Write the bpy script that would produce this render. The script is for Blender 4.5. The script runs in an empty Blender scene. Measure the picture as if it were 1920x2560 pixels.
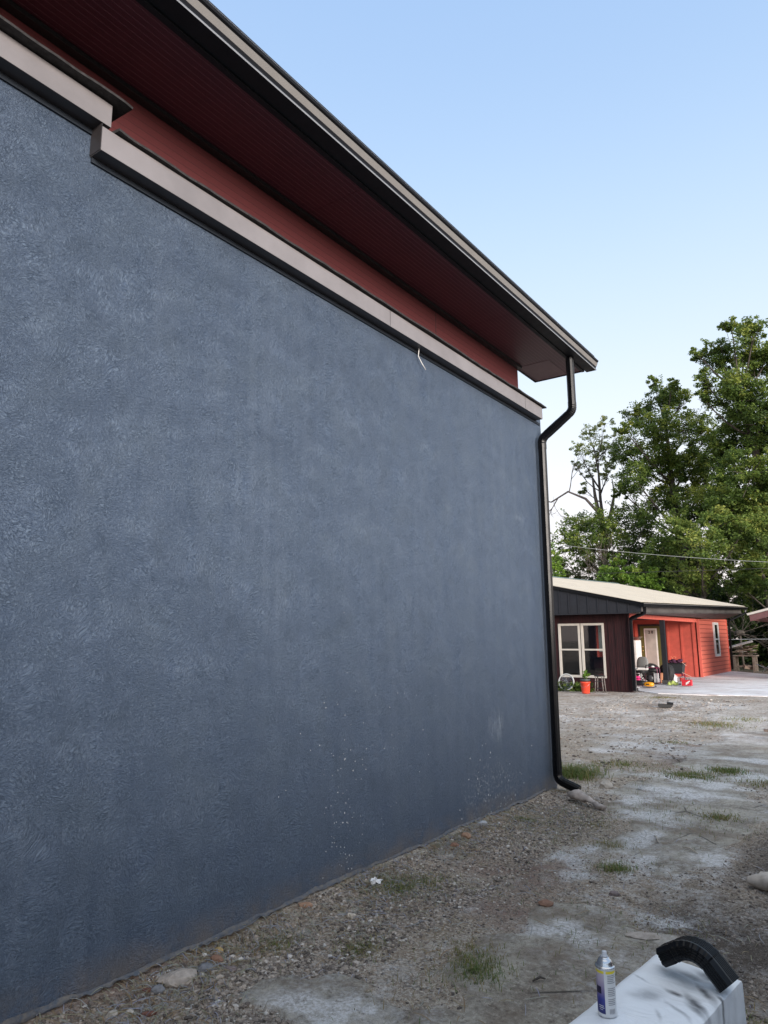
import bpy, math, random
import numpy as np
from mathutils import Vector, Matrix, noise
PI = math.pi
R = math.radians
sc = bpy.context.scene
COL = sc.collection
# ------------------------------------------------------------------ camera
cd = bpy.data.cameras.new('camera'); cam = bpy.data.objects.new('camera', cd); COL.objects.link(cam)
cd.sensor_fit = 'VERTICAL'; cd.sensor_height = 36; cd.lens = 1775 / 2560 * 36; cd.clip_start = .05; cd.clip_end = 900
def _n(v): return v / np.linalg.norm(v)
Yc = _n(np.array([2244 - 960., -(1590 - 1280.), -1775.])); H2 = _n(np.array([0., -(1598 - 1280.), -1775.]))
Zc = _n(np.cross(Yc, H2)); Zc = Zc if Zc[1] > 0 else -Zc
Xc = np.cross(Yc, Zc)
M4 = Matrix([[*Xc, 0], [*Yc, 0], [*Zc, 1.6], [0, 0, 0, 1]])
cam.matrix_world = M4
sc.camera = cam
# ------------------------------------------------------------------ sky and sun (dusk, sun low behind the camera)
SUN_EL, SUN_AZ = 11.0, 120.0           # azimuth clockwise from +Y
w = bpy.data.worlds.new('World'); sc.world = w; w.use_nodes = True
nt = w.node_tree; nt.nodes.clear()
sky = nt.nodes.new('ShaderNodeTexSky'); sky.sky_type = 'NISHITA'; sky.sun_disc = False
sky.sun_elevation = R(SUN_EL); sky.sun_rotation = R(SUN_AZ); sky.air_density = 1.0; sky.dust_density = 1.6; sky.ozone_density = 2.2; sky.altitude = 300
# pale band near the horizon: blue above, near white, faint pink lowest
tc = nt.nodes.new('ShaderNodeTexCoord'); sx = nt.nodes.new('ShaderNodeSeparateXYZ'); nt.links.new(tc.outputs['Generated'], sx.inputs[0])
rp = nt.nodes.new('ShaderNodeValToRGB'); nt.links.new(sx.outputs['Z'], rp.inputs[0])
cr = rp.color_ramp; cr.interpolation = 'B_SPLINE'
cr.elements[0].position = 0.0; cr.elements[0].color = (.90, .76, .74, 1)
cr.elements[1].position = 1.0; cr.elements[1].color = (1.9, 1.85, 1.8, 1)  # zenith overbrightened above the view, added to light the ground
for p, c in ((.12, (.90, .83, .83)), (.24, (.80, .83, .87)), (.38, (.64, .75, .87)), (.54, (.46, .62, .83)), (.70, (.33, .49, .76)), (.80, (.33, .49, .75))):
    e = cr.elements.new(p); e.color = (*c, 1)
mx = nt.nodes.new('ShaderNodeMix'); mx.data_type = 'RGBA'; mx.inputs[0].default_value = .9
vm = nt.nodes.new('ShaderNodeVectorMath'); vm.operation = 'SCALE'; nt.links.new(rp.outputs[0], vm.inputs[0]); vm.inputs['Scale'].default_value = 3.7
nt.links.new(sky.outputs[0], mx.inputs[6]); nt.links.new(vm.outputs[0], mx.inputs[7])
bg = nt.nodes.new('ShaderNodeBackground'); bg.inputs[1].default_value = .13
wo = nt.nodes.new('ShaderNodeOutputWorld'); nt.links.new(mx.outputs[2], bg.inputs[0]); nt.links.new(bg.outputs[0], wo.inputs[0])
sd = bpy.data.lights.new('sun', 'SUN'); sun = bpy.data.objects.new('sun', sd); COL.objects.link(sun)
sd.energy = 2.0; sd.angle = R(22); sd.color = (1, .91, .83)
az, el = R(SUN_AZ), R(SUN_EL)
dv = Vector((math.sin(az) * math.cos(el), math.cos(az) * math.cos(el), math.sin(el)))
sun.rotation_euler = dv.to_track_quat('Z', 'Y').to_euler(); sun.location = dv * 50
sc.view_settings.view_transform = 'Standard'; sc.view_settings.look = 'None'; sc.view_settings.exposure = 1.42; sc.view_settings.gamma = 1
sc.cycles.max_bounces = 8; sc.cycles.transparent_max_bounces = 8; sc.cycles.use_denoising = True

# ------------------------------------------------------------------ helpers
ORG = {}
class MB:
    def __init__(s): s.v = []; s.f = []; s.m = []; s.mi = 0; s.sm = []; s.smooth = False
    def add(s, vs, fs):
        b = len(s.v); s.v += [tuple(p) for p in vs]
        for f in fs: s.f.append(tuple(i + b for i in f)); s.m.append(s.mi); s.sm.append(s.smooth)
        return s
    def box(s, x0, y0, z0, x1, y1, z1):
        x0, x1 = min(x0, x1), max(x0, x1); y0, y1 = min(y0, y1), max(y0, y1); z0, z1 = min(z0, z1), max(z0, z1)
        return s.add([(x0,y0,z0),(x1,y0,z0),(x1,y1,z0),(x0,y1,z0),(x0,y0,z1),(x1,y0,z1),(x1,y1,z1),(x0,y1,z1)],
                     [(0,3,2,1),(4,5,6,7),(0,1,5,4),(1,2,6,5),(2,3,7,6),(3,0,4,7)])
    def obox(s, c, sx, sy, sz, rot=(0, 0, 0)):
        from mathutils import Euler
        m = Euler(rot).to_matrix(); c = Vector(c)
        v = [c + m @ Vector((a * sx / 2, b * sy / 2, d * sz / 2)) for d in (-1, 1) for a, b in ((-1,-1),(1,-1),(1,1),(-1,1))]
        return s.add(v, [(0,3,2,1),(4,5,6,7),(0,1,5,4),(1,2,6,5),(2,3,7,6),(3,0,4,7)])
    def hexa(s, b, t):      # bottom 4 pts ccw, top 4 pts
        return s.add(list(b) + list(t), [(0,3,2,1),(4,5,6,7),(0,1,5,4),(1,2,6,5),(2,3,7,6),(3,0,4,7)])
    def quad(s, *p): return s.add(p, [tuple(range(len(p)))])
    def sweep(s, path, prof, up=(0, 0, 1), cap=True, scale=None, closed=True):
        """prof: 2-D (side, up) points swept along a path"""
        path = [Vector(p) for p in path]; up = Vector(up); n = len(prof); vs = []
        for i, p in enumerate(path):
            if i == 0: t = path[1] - p
            elif i == len(path) - 1: t = p - path[-2]
            else: t = (path[i + 1] - p).normalized() + (p - path[i - 1]).normalized()
            t.normalize()
            side = t.cross(up)
            if side.length < 1e-4: side = t.cross(Vector((1, 0, 0)))
            side.normalize(); u = side.cross(t).normalized()
            k = scale[i] if scale else 1
            c = 1
            if 0 < i < len(path) - 1:
                a = (p - path[i - 1]).normalized().dot((path[i + 1] - p).normalized()); c = 1
            vs += [p + side * (a0 * k) + u * (b0 * k) for a0, b0 in prof]
        fs = []
        for i in range(len(path) - 1):
            for j in range(n if closed else n - 1):
                k = (j + 1) % n
                fs.append((i * n + j, i * n + k, (i + 1) * n + k, (i + 1) * n + j))
        if cap and closed: fs.append(tuple(range(n - 1, -1, -1))); fs.append(tuple((len(path) - 1) * n + j for j in range(n)))
        return s.add(vs, fs)
    def tube(s, path, r, seg=8, scale=None, cap=True):
        prof = [(r * math.cos(2 * PI * k / seg), r * math.sin(2 * PI * k / seg)) for k in range(seg)]
        return s.sweep(path, prof, up=(0.013, 0.021, 1), cap=cap, scale=scale)
    def lathe(s, c, prof, seg=24, cap=True, rot=None):
        c = Vector(c); vs = []
        for r, z in prof:
            for k in range(seg):
                a = 2 * PI * k / seg; p = Vector((r * math.cos(a), r * math.sin(a), z))
                if rot is not None: p = rot @ p
                vs.append(c + p)
        fs = [(i * seg + k, i * seg + (k + 1) % seg, (i + 1) * seg + (k + 1) % seg, (i + 1) * seg + k) for i in range(len(prof) - 1) for k in range(seg)]
        if cap: fs.append(tuple(range(seg - 1, -1, -1))); fs.append(tuple((len(prof) - 1) * seg + k for k in range(seg)))
        return s.add(vs, fs)
    def blob(s, c, rx, ry, rz, seed=0, amp=.25, n=2, flat=True):
        import bmesh
        bm = bmesh.new(); bmesh.ops.create_icosphere(bm, subdivisions=n, radius=1)
        vs = []
        for v in bm.verts:
            p = v.co; k = 1 + amp * noise.noise(p * 1.3 + Vector((seed * 3.1, seed * 1.7, seed))) + amp * .4 * noise.noise(p * 3.1 + Vector((seed, seed * 2.3, 0)))
            z = p.z * k
            if flat and z < -.45: z = -.45 + (z + .45) * .2
            vs.append((c[0] + p.x * k * rx, c[1] + p.y * k * ry, c[2] + z * rz))
        fs = [tuple(v.index for v in f.verts) for f in bm.faces]; bm.free()
        return s.add(vs, fs)
    def build(s, name, mats, parent=None, loc=None, smooth=None, bevel=0):
        if not isinstance(mats, (list, tuple)): mats = [mats]
        me = bpy.data.meshes.new(name)
        o = Vector(loc) if loc is not None else (ORG.get(parent.name, Vector((0, 0, 0))) if parent else Vector((0, 0, 0)))
        me.from_pydata([(a - o.x, b - o.y, c - o.z) for a, b, c in s.v], [], s.f)
        for m in mats: me.materials.append(m)
        me.polygons.foreach_set('material_index', s.m)
        me.polygons.foreach_set('use_smooth', s.sm if smooth is None else [smooth] * len(s.f))
        me.update()
        ob = bpy.data.objects.new(name, me); COL.objects.link(ob)
        if parent: ob.parent = parent; ORG[ob.name] = o
        else: ob.location = o; ORG[ob.name] = o
        if bevel:
            b = ob.modifiers.new('b', 'BEVEL'); b.width = bevel; b.segments = 2; b.limit_method = 'ANGLE'; b.angle_limit = R(40)
        return ob
def tag(o, label=None, cat=None, group=None, kind=None):
    if label: o['label'] = label
    if cat: o['category'] = cat
    if group: o['group'] = group
    if kind: o['kind'] = kind
    return o
def empty(name, loc, label, cat, group=None, rz=0, local=False):
    o = bpy.data.objects.new(name, None); COL.objects.link(o); o.location = loc; o.rotation_euler = (0, 0, rz); o.empty_display_size = .1
    ORG[o.name] = Vector((0, 0, 0)) if local else Vector(loc)
    return tag(o, label, cat, group)
def np_mesh(name, V, F, mat, attrs=None, smooth=False, loc=(0, 0, 0), parent=None):
    V = np.asarray(V, dtype=np.float32); F = np.asarray(F, dtype=np.int32)
    if parent is not None: loc = tuple(ORG[parent.name])
    V = V - np.array(loc, dtype=np.float32)
    me = bpy.data.meshes.new(name); k = F.shape[1]
    me.vertices.add(len(V)); me.vertices.foreach_set('co', V.ravel())
    me.loops.add(F.size); me.loops.foreach_set('vertex_index', F.ravel())
    me.polygons.add(len(F)); me.polygons.foreach_set('loop_start', np.arange(0, F.size, k, dtype=np.int32))
    me.polygons.foreach_set('use_smooth', np.full(len(F), smooth, dtype=bool))
    me.update(calc_edges=True)
    for n_, a in (attrs or {}).items():
        at = me.attributes.new(n_, 'FLOAT', 'POINT'); at.data.foreach_set('value', np.asarray(a, dtype=np.float32))
    me.materials.append(mat)
    ob = bpy.data.objects.new(name, me); COL.objects.link(ob)
    if parent is not None: ob.parent = parent; ORG[ob.name] = Vector(loc)
    else: ob.location = loc; ORG[ob.name] = Vector(loc)
    return ob

# ---- materials
class NT:
    def __init__(s, name):
        s.m = bpy.data.materials.new(name); s.m.use_nodes = True; s.t = s.m.node_tree; s.b = s.t.nodes['Principled BSDF']
        s.tc = None
    def n(s, typ, **kw):
        x = s.t.nodes.new(typ)
        for k, v in kw.items(): setattr(x, k, v)
        return x
    def l(s, a, b): s.t.links.new(a, b)
    def obj(s):
        if not s.tc: s.tc = s.n('ShaderNodeTexCoord')
        return s.tc.outputs['Object']
    def mapping(s, scale=(1, 1, 1), rot=(0, 0, 0), src=None):
        m = s.n('ShaderNodeMapping'); s.l(src or s.obj(), m.inputs[0]); m.inputs['Scale'].default_value = scale; m.inputs['Rotation'].default_value = rot
        return m.outputs[0]
    def noise(s, scale, detail=4, rough=.55, dist=0, vec=None, out='Fac'):
        x = s.n('ShaderNodeTexNoise'); s.l(vec or s.obj(), x.inputs['Vector']); x.inputs['Scale'].default_value = scale
        x.inputs['Detail'].default_value = detail; x.inputs['Roughness'].default_value = rough; x.inputs['Distortion'].default_value = dist
        return x.outputs[out]
    def vor(s, scale, vec=None, feature='F1', out='Distance', rnd=1):
        x = s.n('ShaderNodeTexVoronoi', feature=feature); s.l(vec or s.obj(), x.inputs['Vector']); x.inputs['Scale'].default_value = scale
        x.inputs['Randomness'].default_value = rnd
        return x.outputs[out]
    def math(s, op, a, b=None, clamp=False):
        x = s.n('ShaderNodeMath', operation=op, use_clamp=clamp)
        for i, q in enumerate((a, b)):
            if q is None: continue
            if isinstance(q, (int, float)): x.inputs[i].default_value = q
            else: s.l(q, x.inputs[i])
        return x.outputs[0]
    def rng(s, v, a, b, c=0, d=1, smooth=False):
        x = s.n('ShaderNodeMapRange'); s.l(v, x.inputs[0]); x.clamp = True
        if smooth: x.interpolation_type = 'SMOOTHSTEP'
        for i, q in enumerate((a, b, c, d)): x.inputs[i + 1].default_value = q
        return x.outputs[0]
    def mix(s, f, a, b, blend='MIX'):
        x = s.n('ShaderNodeMix', data_type='RGBA', blend_type=blend)
        if isinstance(f, (int, float)): x.inputs[0].default_value = f
        else: s.l(f, x.inputs[0])
        for i, q in ((6, a), (7, b)):
            if isinstance(q, tuple): x.inputs[i].default_value = (*q[:3], 1)
            else: s.l(q, x.inputs[i])
        return x.outputs[2]
    def ramp(s, v, stops):
        x = s.n('ShaderNodeValToRGB'); s.l(v, x.inputs[0]); r = x.color_ramp
        r.elements[0].position = stops[0][0]; r.elements[0].color = (*stops[0][1], 1)
        r.elements[1].position = stops[-1][0]; r.elements[1].color = (*stops[-1][1], 1)
        for p, c in stops[1:-1]: e = r.elements.new(p); e.color = (*c, 1)
        return x.outputs[0]
    def attr(s, name):
        x = s.n('ShaderNodeAttribute', attribute_name=name); return x.outputs['Fac']
    def bump(s, h, strength=.5, dist=.01, normal=None):
        x = s.n('ShaderNodeBump'); s.l(h, x.inputs['Height']); x.inputs['Strength'].default_value = strength; x.inputs['Distance'].default_value = dist
        if normal: s.l(normal, x.inputs['Normal'])
        s.l(x.outputs[0], s.b.inputs['Normal']); return x.outputs[0]
    def col(s, c):
        if isinstance(c, tuple): s.b.inputs['Base Color'].default_value = (*c[:3], 1)
        else: s.l(c, s.b.inputs['Base Color'])
    def rough(s, v):
        if isinstance(v, (int, float)): s.b.inputs['Roughness'].default_value = v
        else: s.l(v, s.b.inputs['Roughness'])
def pm(name, c, rough=.6, var=.15, scale=6, bump=0, bscale=60, metal=0, stretch=(1, 1, 1), spec=.5, c2=None):
    k = NT(name); v = k.mapping(stretch)
    f = k.noise(scale, 5, .6, vec=v)
    c2 = c2 or tuple(q * (1 - var) for q in c)
    k.col(k.mix(k.rng(f, .35, .65), tuple(min(1, q * (1 + var * .5)) for q in c), c2))
    k.rough(k.rng(f, .3, .7, rough * .88, min(1, rough * 1.1))); k.b.inputs['Metallic'].default_value = metal
    k.b.inputs['Specular IOR Level'].default_value = spec
    if bump: k.bump(k.noise(bscale, 3, .6, vec=v), bump, .004)
    return k.m
def plain(name, c, rough=.5, metal=0, spec=.5): return pm(name, c, rough, .1, 15, 0, 60, metal, spec=spec)

# trowelled, dark blue-grey stucco
k = NT('blue_grey_stucco')
k.tc = None
warp = k.n('ShaderNodeTexNoise'); k.l(k.obj(), warp.inputs['Vector']); warp.inputs['Scale'].default_value = 2.6; warp.inputs['Detail'].default_value = 2
wv = k.n('ShaderNodeVectorMath', operation='MULTIPLY_ADD'); k.l(warp.outputs['Color'], wv.inputs[0]); wv.inputs[1].default_value = (.30, .30, .30); k.l(k.obj(), wv.inputs[2])
v1 = k.mapping((1, 78, 122), src=wv.outputs[0]); v2 = k.mapping((1, 116, 84), rot=(R(35), 0, 0), src=wv.outputs[0])
n1 = k.noise(1.0, 4, .62, .9, vec=v1); n2 = k.noise(1.0, 4, .65, 1.1, vec=v2); sel = k.rng(k.noise(6, 3), .35, .65)
hh = k.n('ShaderNodeMix', data_type='FLOAT'); k.l(sel, hh.inputs[0]); k.l(n1, hh.inputs[2]); k.l(n2, hh.inputs[3])
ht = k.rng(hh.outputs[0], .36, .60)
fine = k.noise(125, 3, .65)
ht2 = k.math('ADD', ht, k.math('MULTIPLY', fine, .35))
st = k.noise(1.0, 8, .74, .25, vec=k.mapping((1, 5.0, .7)))       # weathering streaks running down the wall
st2 = k.noise(3.2, 3, .6)
c0 = k.mix(k.rng(st, .3, .7), (.046, .068, .114), (.060, .084, .133))
stv = k.noise(1.0, 6, .68, .15, vec=k.mapping((1, 7.5, .42))); stm = k.rng(k.noise(.7, 3, .5, vec=k.mapping((1, 1.2, .5))), .35, .62, .15, .65)
c0 = k.mix(k.math('MULTIPLY', k.rng(stv, .42, .68), stm), c0, (.084, .110, .160)); c0 = k.mix(k.math('MULTIPLY', k.rng(stv, .30, .46, .55, 0), stm), c0, (.041, .060, .102))
c1 = k.mix(k.math('MULTIPLY', k.rng(st2, .45, .7), .35), c0, (.074, .098, .132))
c2_ = k.mix(k.rng(ht2, .25, .72, .68, 0), c1, (.018, .030, .050)); c2_ = k.mix(k.rng(ht2, .80, 1.15, 0, .45), c2_, (.125, .165, .215))  # relief shading painted in: creases darkened, ridges lightened
# chalky scuff beside the downspout and splash dust low down
sepx = k.n('ShaderNodeSeparateXYZ'); k.l(k.obj(), sepx.inputs[0]); oy, oz = sepx.outputs['Y'], sepx.outputs['Z']
def gauss(y0, z0, sy, sz):
    a = k.math('DIVIDE', k.math('SUBTRACT', oy, y0), sy); b = k.math('DIVIDE', k.math('SUBTRACT', oz, z0), sz)
    return k.rng(k.math('ADD', k.math('MULTIPLY', a, a), k.math('MULTIPLY', b, b)), 0, 1, 1, 0, True)
sc1 = k.math('MULTIPLY', gauss(6.28, .80, .22, .18), k.rng(k.noise(9, 4, .7, vec=k.mapping((1, 2.6, .8))), .42, .7))
sc2 = k.math('MULTIPLY', gauss(6.15, .18, .75, .42), k.rng(k.noise(34, 4, .75), .53, .68))
c3 = k.mix(k.math('MULTIPLY', sc1, .30), c2_, (.42, .46, .50)); c4 = k.mix(k.math('MULTIPLY', sc2, .5), c3, (.42, .44, .44))
mud = k.math('MULTIPLY', k.rng(oz, 0, .20, 1, 0), k.rng(k.noise(5, 6, .78), .38, .60))
c5 = k.mix(k.math('MULTIPLY', mud, .75), c4, (.19, .145, .105))
k.col(c5); k.rough(k.rng(k.math('ADD', k.math('MULTIPLY', st, .75), k.math('MULTIPLY', st2, .25)), .3, .7, .42, .50)); k.b.inputs['Specular IOR Level'].default_value = .8
k.b.inputs['IOR'].default_value = 1.5; k.b.inputs['Specular Tint'].default_value = (.75, .88, 1, 1)
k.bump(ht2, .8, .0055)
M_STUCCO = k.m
M_RIM = pm('peeling_stucco_edge', (.055, .066, .085), .7, .5, 30, .9, 90, c2=(.15, .135, .12))
M_TRIM = pm('taupe_metal_trim', (.215, .200, .206), .45, .16, 2.2, .35, 3)
M_DARKTRIM = pm('dark_brown_metal', (.035, .031, .032), .4, .1, 8)
M_BLACK = pm('glossy_black_metal', (.004, .0045, .006), .30, .1, 6, 0, spec=.22)
M_FASC = pm('satin_black_fascia', (.007, .008, .011), .55, .1, 8, spec=.25)
M_GUT_G = pm('grey_gutter_metal', (.22, .21, .20), .35, .06, 8, metal=.1)
M_SHINGLE = pm('dark_asphalt_shingle', (.032, .030, .031), .9, .4, 40, .8, 160)
# burgundy beadboard soffit, thin grooves along y
k = NT('burgundy_beadboard')
s_ = k.n('ShaderNodeSeparateXYZ'); k.l(k.obj(), s_.inputs[0])
fr = k.math('FRACT', k.math('MULTIPLY', s_.outputs['X'], 26.0))
gr = k.rng(k.math('ABSOLUTE', k.math('SUBTRACT', fr, .5)), .40, .47)
k.col(k.mix(gr, k.mix(k.rng(k.noise(6, 4), .3, .7), (.085, .016, .027), (.070, .014, .026)), (.16, .05, .065)))
k.rough(.42); k.bump(k.math('SUBTRACT', 1.0, gr), .5, .003); M_SOFFIT = k.m
def lap(name, ca, cb, pitch, z0=0, rough=.6, groove=(.03, .01, .01), gw=.07):
    k = NT(name); s_ = k.n('ShaderNodeSeparateXYZ'); k.l(k.obj(), s_.inputs[0])
    fr = k.math('FRACT', k.math('DIVIDE', k.math('ADD', s_.outputs['Z'], z0), pitch))
    g = k.rng(fr, gw * .6, gw, 1, 0)
    k.col(k.mix(g, k.mix(k.rng(k.noise(14, 5, .6, vec=k.mapping((1, 1, 6))), .35, .65), ca, cb), groove)); k.rough(rough)
    k.bump(k.math('SUBTRACT', 1.0, fr), .6, .012); return k.m
M_UPSIDE = lap('red_clapboard', (.088, .018, .020), (.074, .016, .018), .052, rough=.55)
M_ORANGE_LAP = lap('coral_clapboard', (.60, .145, .10), (.55, .13, .092), .178, .02, groove=(.22, .035, .02), gw=.17)
M_ORANGE = pm('coral_paint', (.50, .092, .065), .6, .12, 5, .2, 30)
M_ORANGE_TR = pm('coral_trim', (.60, .125, .09), .55, .08, 5)
M_DARKWOOD = pm('dark_stained_wood', (.030, .0075, .009), .7, .5, 3, .6, 30, stretch=(9, 9, .7), spec=.25, c2=(.010, .005, .006))
M_CHAR = pm('charcoal_panel', (.008, .009, .014), .7, .15, 6, .3, 60)
M_CREAM = pm('cream_paint', (.50, .46, .41), .5, .08, 8)
M_WHITE = pm('white_vinyl', (.74, .73, .71), .4, .06, 8)
M_ROOF = pm('cream_metal_roof', (.50, .455, .38), .45, .08, 1.5)
M_GREYBM = pm('grey_beam', (.085, .078, .075), .6, .35, 3, stretch=(1, .4, 1))
M_SOFG = pm('grey_soffit', (.085, .078, .076), .6, .2, 3)
M_OLIVE = pm('olive_door_paint', (.105, .10, .03), .5, .1, 5)
M_FROST = pm('frosted_glass', (.40, .38, .35), .35, .12, 4)
M_BLK = plain('matt_black_plastic', (.012, .012, .013), .45)
M_BRASS = plain('brass', (.55, .40, .15), .3, .9)
M_CHROME = plain('dull_chrome', (.55, .55, .56), .25, .9)
M_TREAD = pm('rubber', (.020, .020, .021), .75, .2, 20, .5, 80)
k = NT('window_glass'); g = k.n('ShaderNodeBsdfGlossy'); g.inputs['Roughness'].default_value = .03; tr = k.n('ShaderNodeBsdfTransparent'); tr.inputs[0].default_value = (.62, .62, .64, 1)
fz = k.n('ShaderNodeFresnel'); fz.inputs[0].default_value = 1.7; ms = k.n('ShaderNodeMixShader'); k.l(fz.outputs[0], ms.inputs[0]); k.l(tr.outputs[0], ms.inputs[1]); k.l(g.outputs[0], ms.inputs[2])
k.l(ms.outputs[0], k.t.nodes['Material Output'].inputs[0]); M_GLASS = k.m

# ------------------------------------------------------------------ ground (one sheet) with soil, gravel, concrete and chalk dust
CONC = [(-1.75, 2.55, .62, .40), (-1.45, 3.75, .55, .68), (-2.35, 2.72, .28, .2), (-2.1, 10.0, .3, .5), (-3.05, 8.85, .42, .32), (-1.6, 9.6, .55, .6), (-2.0, 8.3, .55, .75), (-1.7, 7.2, .6, .9), (-1.75, 12.5, .85, 2.4), (-2.4, 17.5, .9, 3.0), (-1.6, 6.1, .4, .6)]
DUST = [(-3.15, 11.3, .75, .55), (-2.24, 9.0, .42, .28), (-1.99, 8.1, .5, .38), (-1.98, 5.12, .14, .18), (-2.16, 5.5, .18, .3), (-1.86, 6.15, .13, .38), (-1.97, 13.1, .8, .6), (-1.5, 9.5, .3, .3),
        (-3.9, 13.5, .9, .4), (-3.84, 12.3, .5, .3), (-2.3, 7.55, .22, .22), (-1.70, 4.05, .22, .17), (-1.55, 3.98, .12, .1), (-2.35, 15.5, .5, 1.0), (-4.6, 16.5, 1.4, .7), (-5.2, 19.5, 1.8, .8), (-3.6, 18.6, .9, .5), (-1.3, 4.6, .18, .12),
        (-1.7, 8.75, .35, .22), (-2.2, 2.66, .3, .14), (-1.25, 5.9, .15, .3), (-5.4, 14.6, 1.2, .4), (-4.0, 15.1, .7, .3), (-1.75, 10.7, .5, .22), (-2.7, 12.2, .5, .25), (-3.6, 10.6, .4, .2), (-2.0, 6.95, .35, .28), (-1.72, 5.5, .18, .3)]
REDS = [(-2.3, 4.9, .5, .55), (-2.4, 10.3, .75, .8), (-2.6, 11.6, .7, .5), (-2.1, 4.2, .5, .4), (-5.0, 18.5, 2.0, .9), (-3.1, 2.3, .25, .8)]
DARK = [(-.90, 4.3, .60, 1.3), (-1.15, 4.6, .35, .5), (-.75, 6.2, .45, 1.6), (-2.35, 10.3, .5, .35), (-.4, 3.5, .5, 1.5), (-1.0, 3.9, .35, .35)]
def field(P, X, Y, soft=.35, seed=0, wob=.5):
    """union of soft ellipses with ragged edges"""
    out = np.zeros(X.shape)
    for i, (cx, cy, rx, ry) in enumerate(P):
        a = np.arctan2((Y - cy) / ry, (X - cx) / rx); ph = seed + i * 1.7
        rr = 1 + .18 * np.sin(3 * a + ph) + .12 * np.sin(5 * a + 2 * ph) + .07 * np.sin(9 * a + ph * 3)
        d = np.sqrt(((X - cx) / rx) ** 2 + ((Y - cy) / ry) ** 2) / rr
        out = np.maximum(out, np.clip((1.15 - d) / soft, 0, 1))
    return out
_rs = np.random.RandomState(4)
def vnoise(X, Y, cell, seed):
    """smooth value noise, vectorised"""
    rs = np.random.RandomState(seed); T = rs.rand(257, 257)
    x = X / cell + 1000.3; y = Y / cell + 1000.7
    xi = np.floor(x).astype(int); yi = np.floor(y).astype(int); fx = x - xi; fy = y - yi
    fx = fx * fx * (3 - 2 * fx); fy = fy * fy * (3 - 2 * fy)
    a = T[xi % 256, yi % 256]; b = T[(xi + 1) % 256, yi % 256]; c = T[xi % 256, (yi + 1) % 256]; d = T[(xi + 1) % 256, (yi + 1) % 256]
    return (a * (1 - fx) + b * fx) * (1 - fy) + (c * (1 - fx) + d * fx) * fy
def gheight(X, Y):
    X = np.asarray(X, float); Y = np.asarray(Y, float)
    cm = field(CONC, X, Y, .12)
    fade = np.clip((23 - Y) / 3, 0, 1) * np.clip((Y + 9) / 3, 0, 1) * np.clip((9 - np.abs(X)) / 3, 0, 1)
    big = (vnoise(X, Y, 1.1, 1) - .5) * .05 + (vnoise(X, Y, .42, 2) - .5) * .026
    fin = (vnoise(X, Y, .13, 3) - .5) * .014 + (vnoise(X, Y, .05, 5) - .5) * .009 + (vnoise(X, Y, .022, 6) - .5) * .006
    bank = np.clip((X + 2.75) / -.42, 0, 1) ** 2 * .03 * np.clip((7.6 - Y) / .4, 0, 1)    # soil heaped against the wall
    z = (big * (1 - .55 * cm) + fin * (1 - .82 * cm) + cm * .012 + bank) * fade
    return z - .012
def gz(x, y): return float(gheight(np.array([x]), np.array([y]))[0])
def axis(segs):
    out = []
    for a, b, st_ in segs: out += list(np.arange(a, b, st_))
    out.append(segs[-1][1]); return np.array(out)
gx = axis([(-400, -60, 34), (-60, -12, 6), (-12, -6, .6), (-6, -3.3, .06), (-3.3, -.2, .0125), (-.2, 3, .12), (3, 12, .9), (12, 60, 6), (60, 400, 34)])
gy = axis([(-300, -40, 26), (-40, -3, 4), (-3, 1.4, .3), (1.4, 6.0, .0125), (6.0, 10, .03), (10, 16, .06), (16, 26, .18), (26, 60, 2), (60, 560, 50)])
GX, GY = np.meshgrid(gx, gy)
GZ = gheight(GX, GY)
nxg, nyg = len(gx), len(gy)
idx = np.arange(nxg * nyg).reshape(nyg, nxg)
FQ = np.stack([idx[:-1, :-1], idx[:-1, 1:], idx[1:, 1:], idx[1:, :-1]], -1).reshape(-1, 4)
att = dict(conc=field(CONC, GX, GY, .10).ravel(), dust=field(DUST, GX, GY, .9, 3).ravel(), red=field(REDS, GX, GY, .9, 5).ravel(), dark=field(DARK, GX, GY, .9, 7).ravel())
k = NT('yard_soil')
o_ = k.obj()
big = k.noise(1.1, 5, .6); med = k.noise(7, 6, .65); fin = k.noise(60, 5, .7)
soil = k.mix(k.rng(med, .35, .65), (.25, .175, .12), (.50, .395, .29))
soil = k.mix(k.rng(big, .42, .62), soil, (.38, .31, .235))
soil = k.mix(k.rng(fin, .49, .58, 0, .9), soil, (.66, .58, .48))
soil = k.mix(k.math('MULTIPLY', k.attr('red'), k.rng(med, .3, .6)), soil, (.30, .205, .165))
soil = k.mix(k.math('MULTIPLY', k.attr('dark'), .9), soil, (.075, .060, .050))
# gravel as two sizes of cells, each stone with its own tone
def stones(scale, thr):
    vv = k.n('ShaderNodeTexVoronoi'); wv2 = k.n('ShaderNodeVectorMath', operation='MULTIPLY_ADD'); nn = k.n('ShaderNodeTexNoise'); nn.inputs['Scale'].default_value = scale * .6
    k.l(o_, nn.inputs['Vector']); k.l(nn.outputs['Color'], wv2.inputs[0]); wv2.inputs[1].default_value = (.7 / scale,) * 3; k.l(o_, wv2.inputs[2])
    k.l(wv2.outputs[0], vv.inputs['Vector']); vv.inputs['Scale'].default_value = scale
    sr = k.n('ShaderNodeSeparateColor'); k.l(vv.outputs['Color'], sr.inputs[0])
    on = k.math('MULTIPLY', k.rng(sr.outputs[0], thr, thr + .04), k.rng(vv.outputs['Distance'], .30, .44, 1, 0))
    tone = k.ramp(sr.outputs[1], [(0, (.08, .07, .06)), (.25, (.24, .195, .16)), (.5, (.42, .37, .32)), (.8, (.52, .44, .37)), (1, (.80, .76, .70))])
    return on, tone, k.rng(vv.outputs['Distance'], 0, .5, 1, 0)
onA, tA, hA = stones(95, .25); onB, tB, hB = stones(38, .60)
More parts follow.
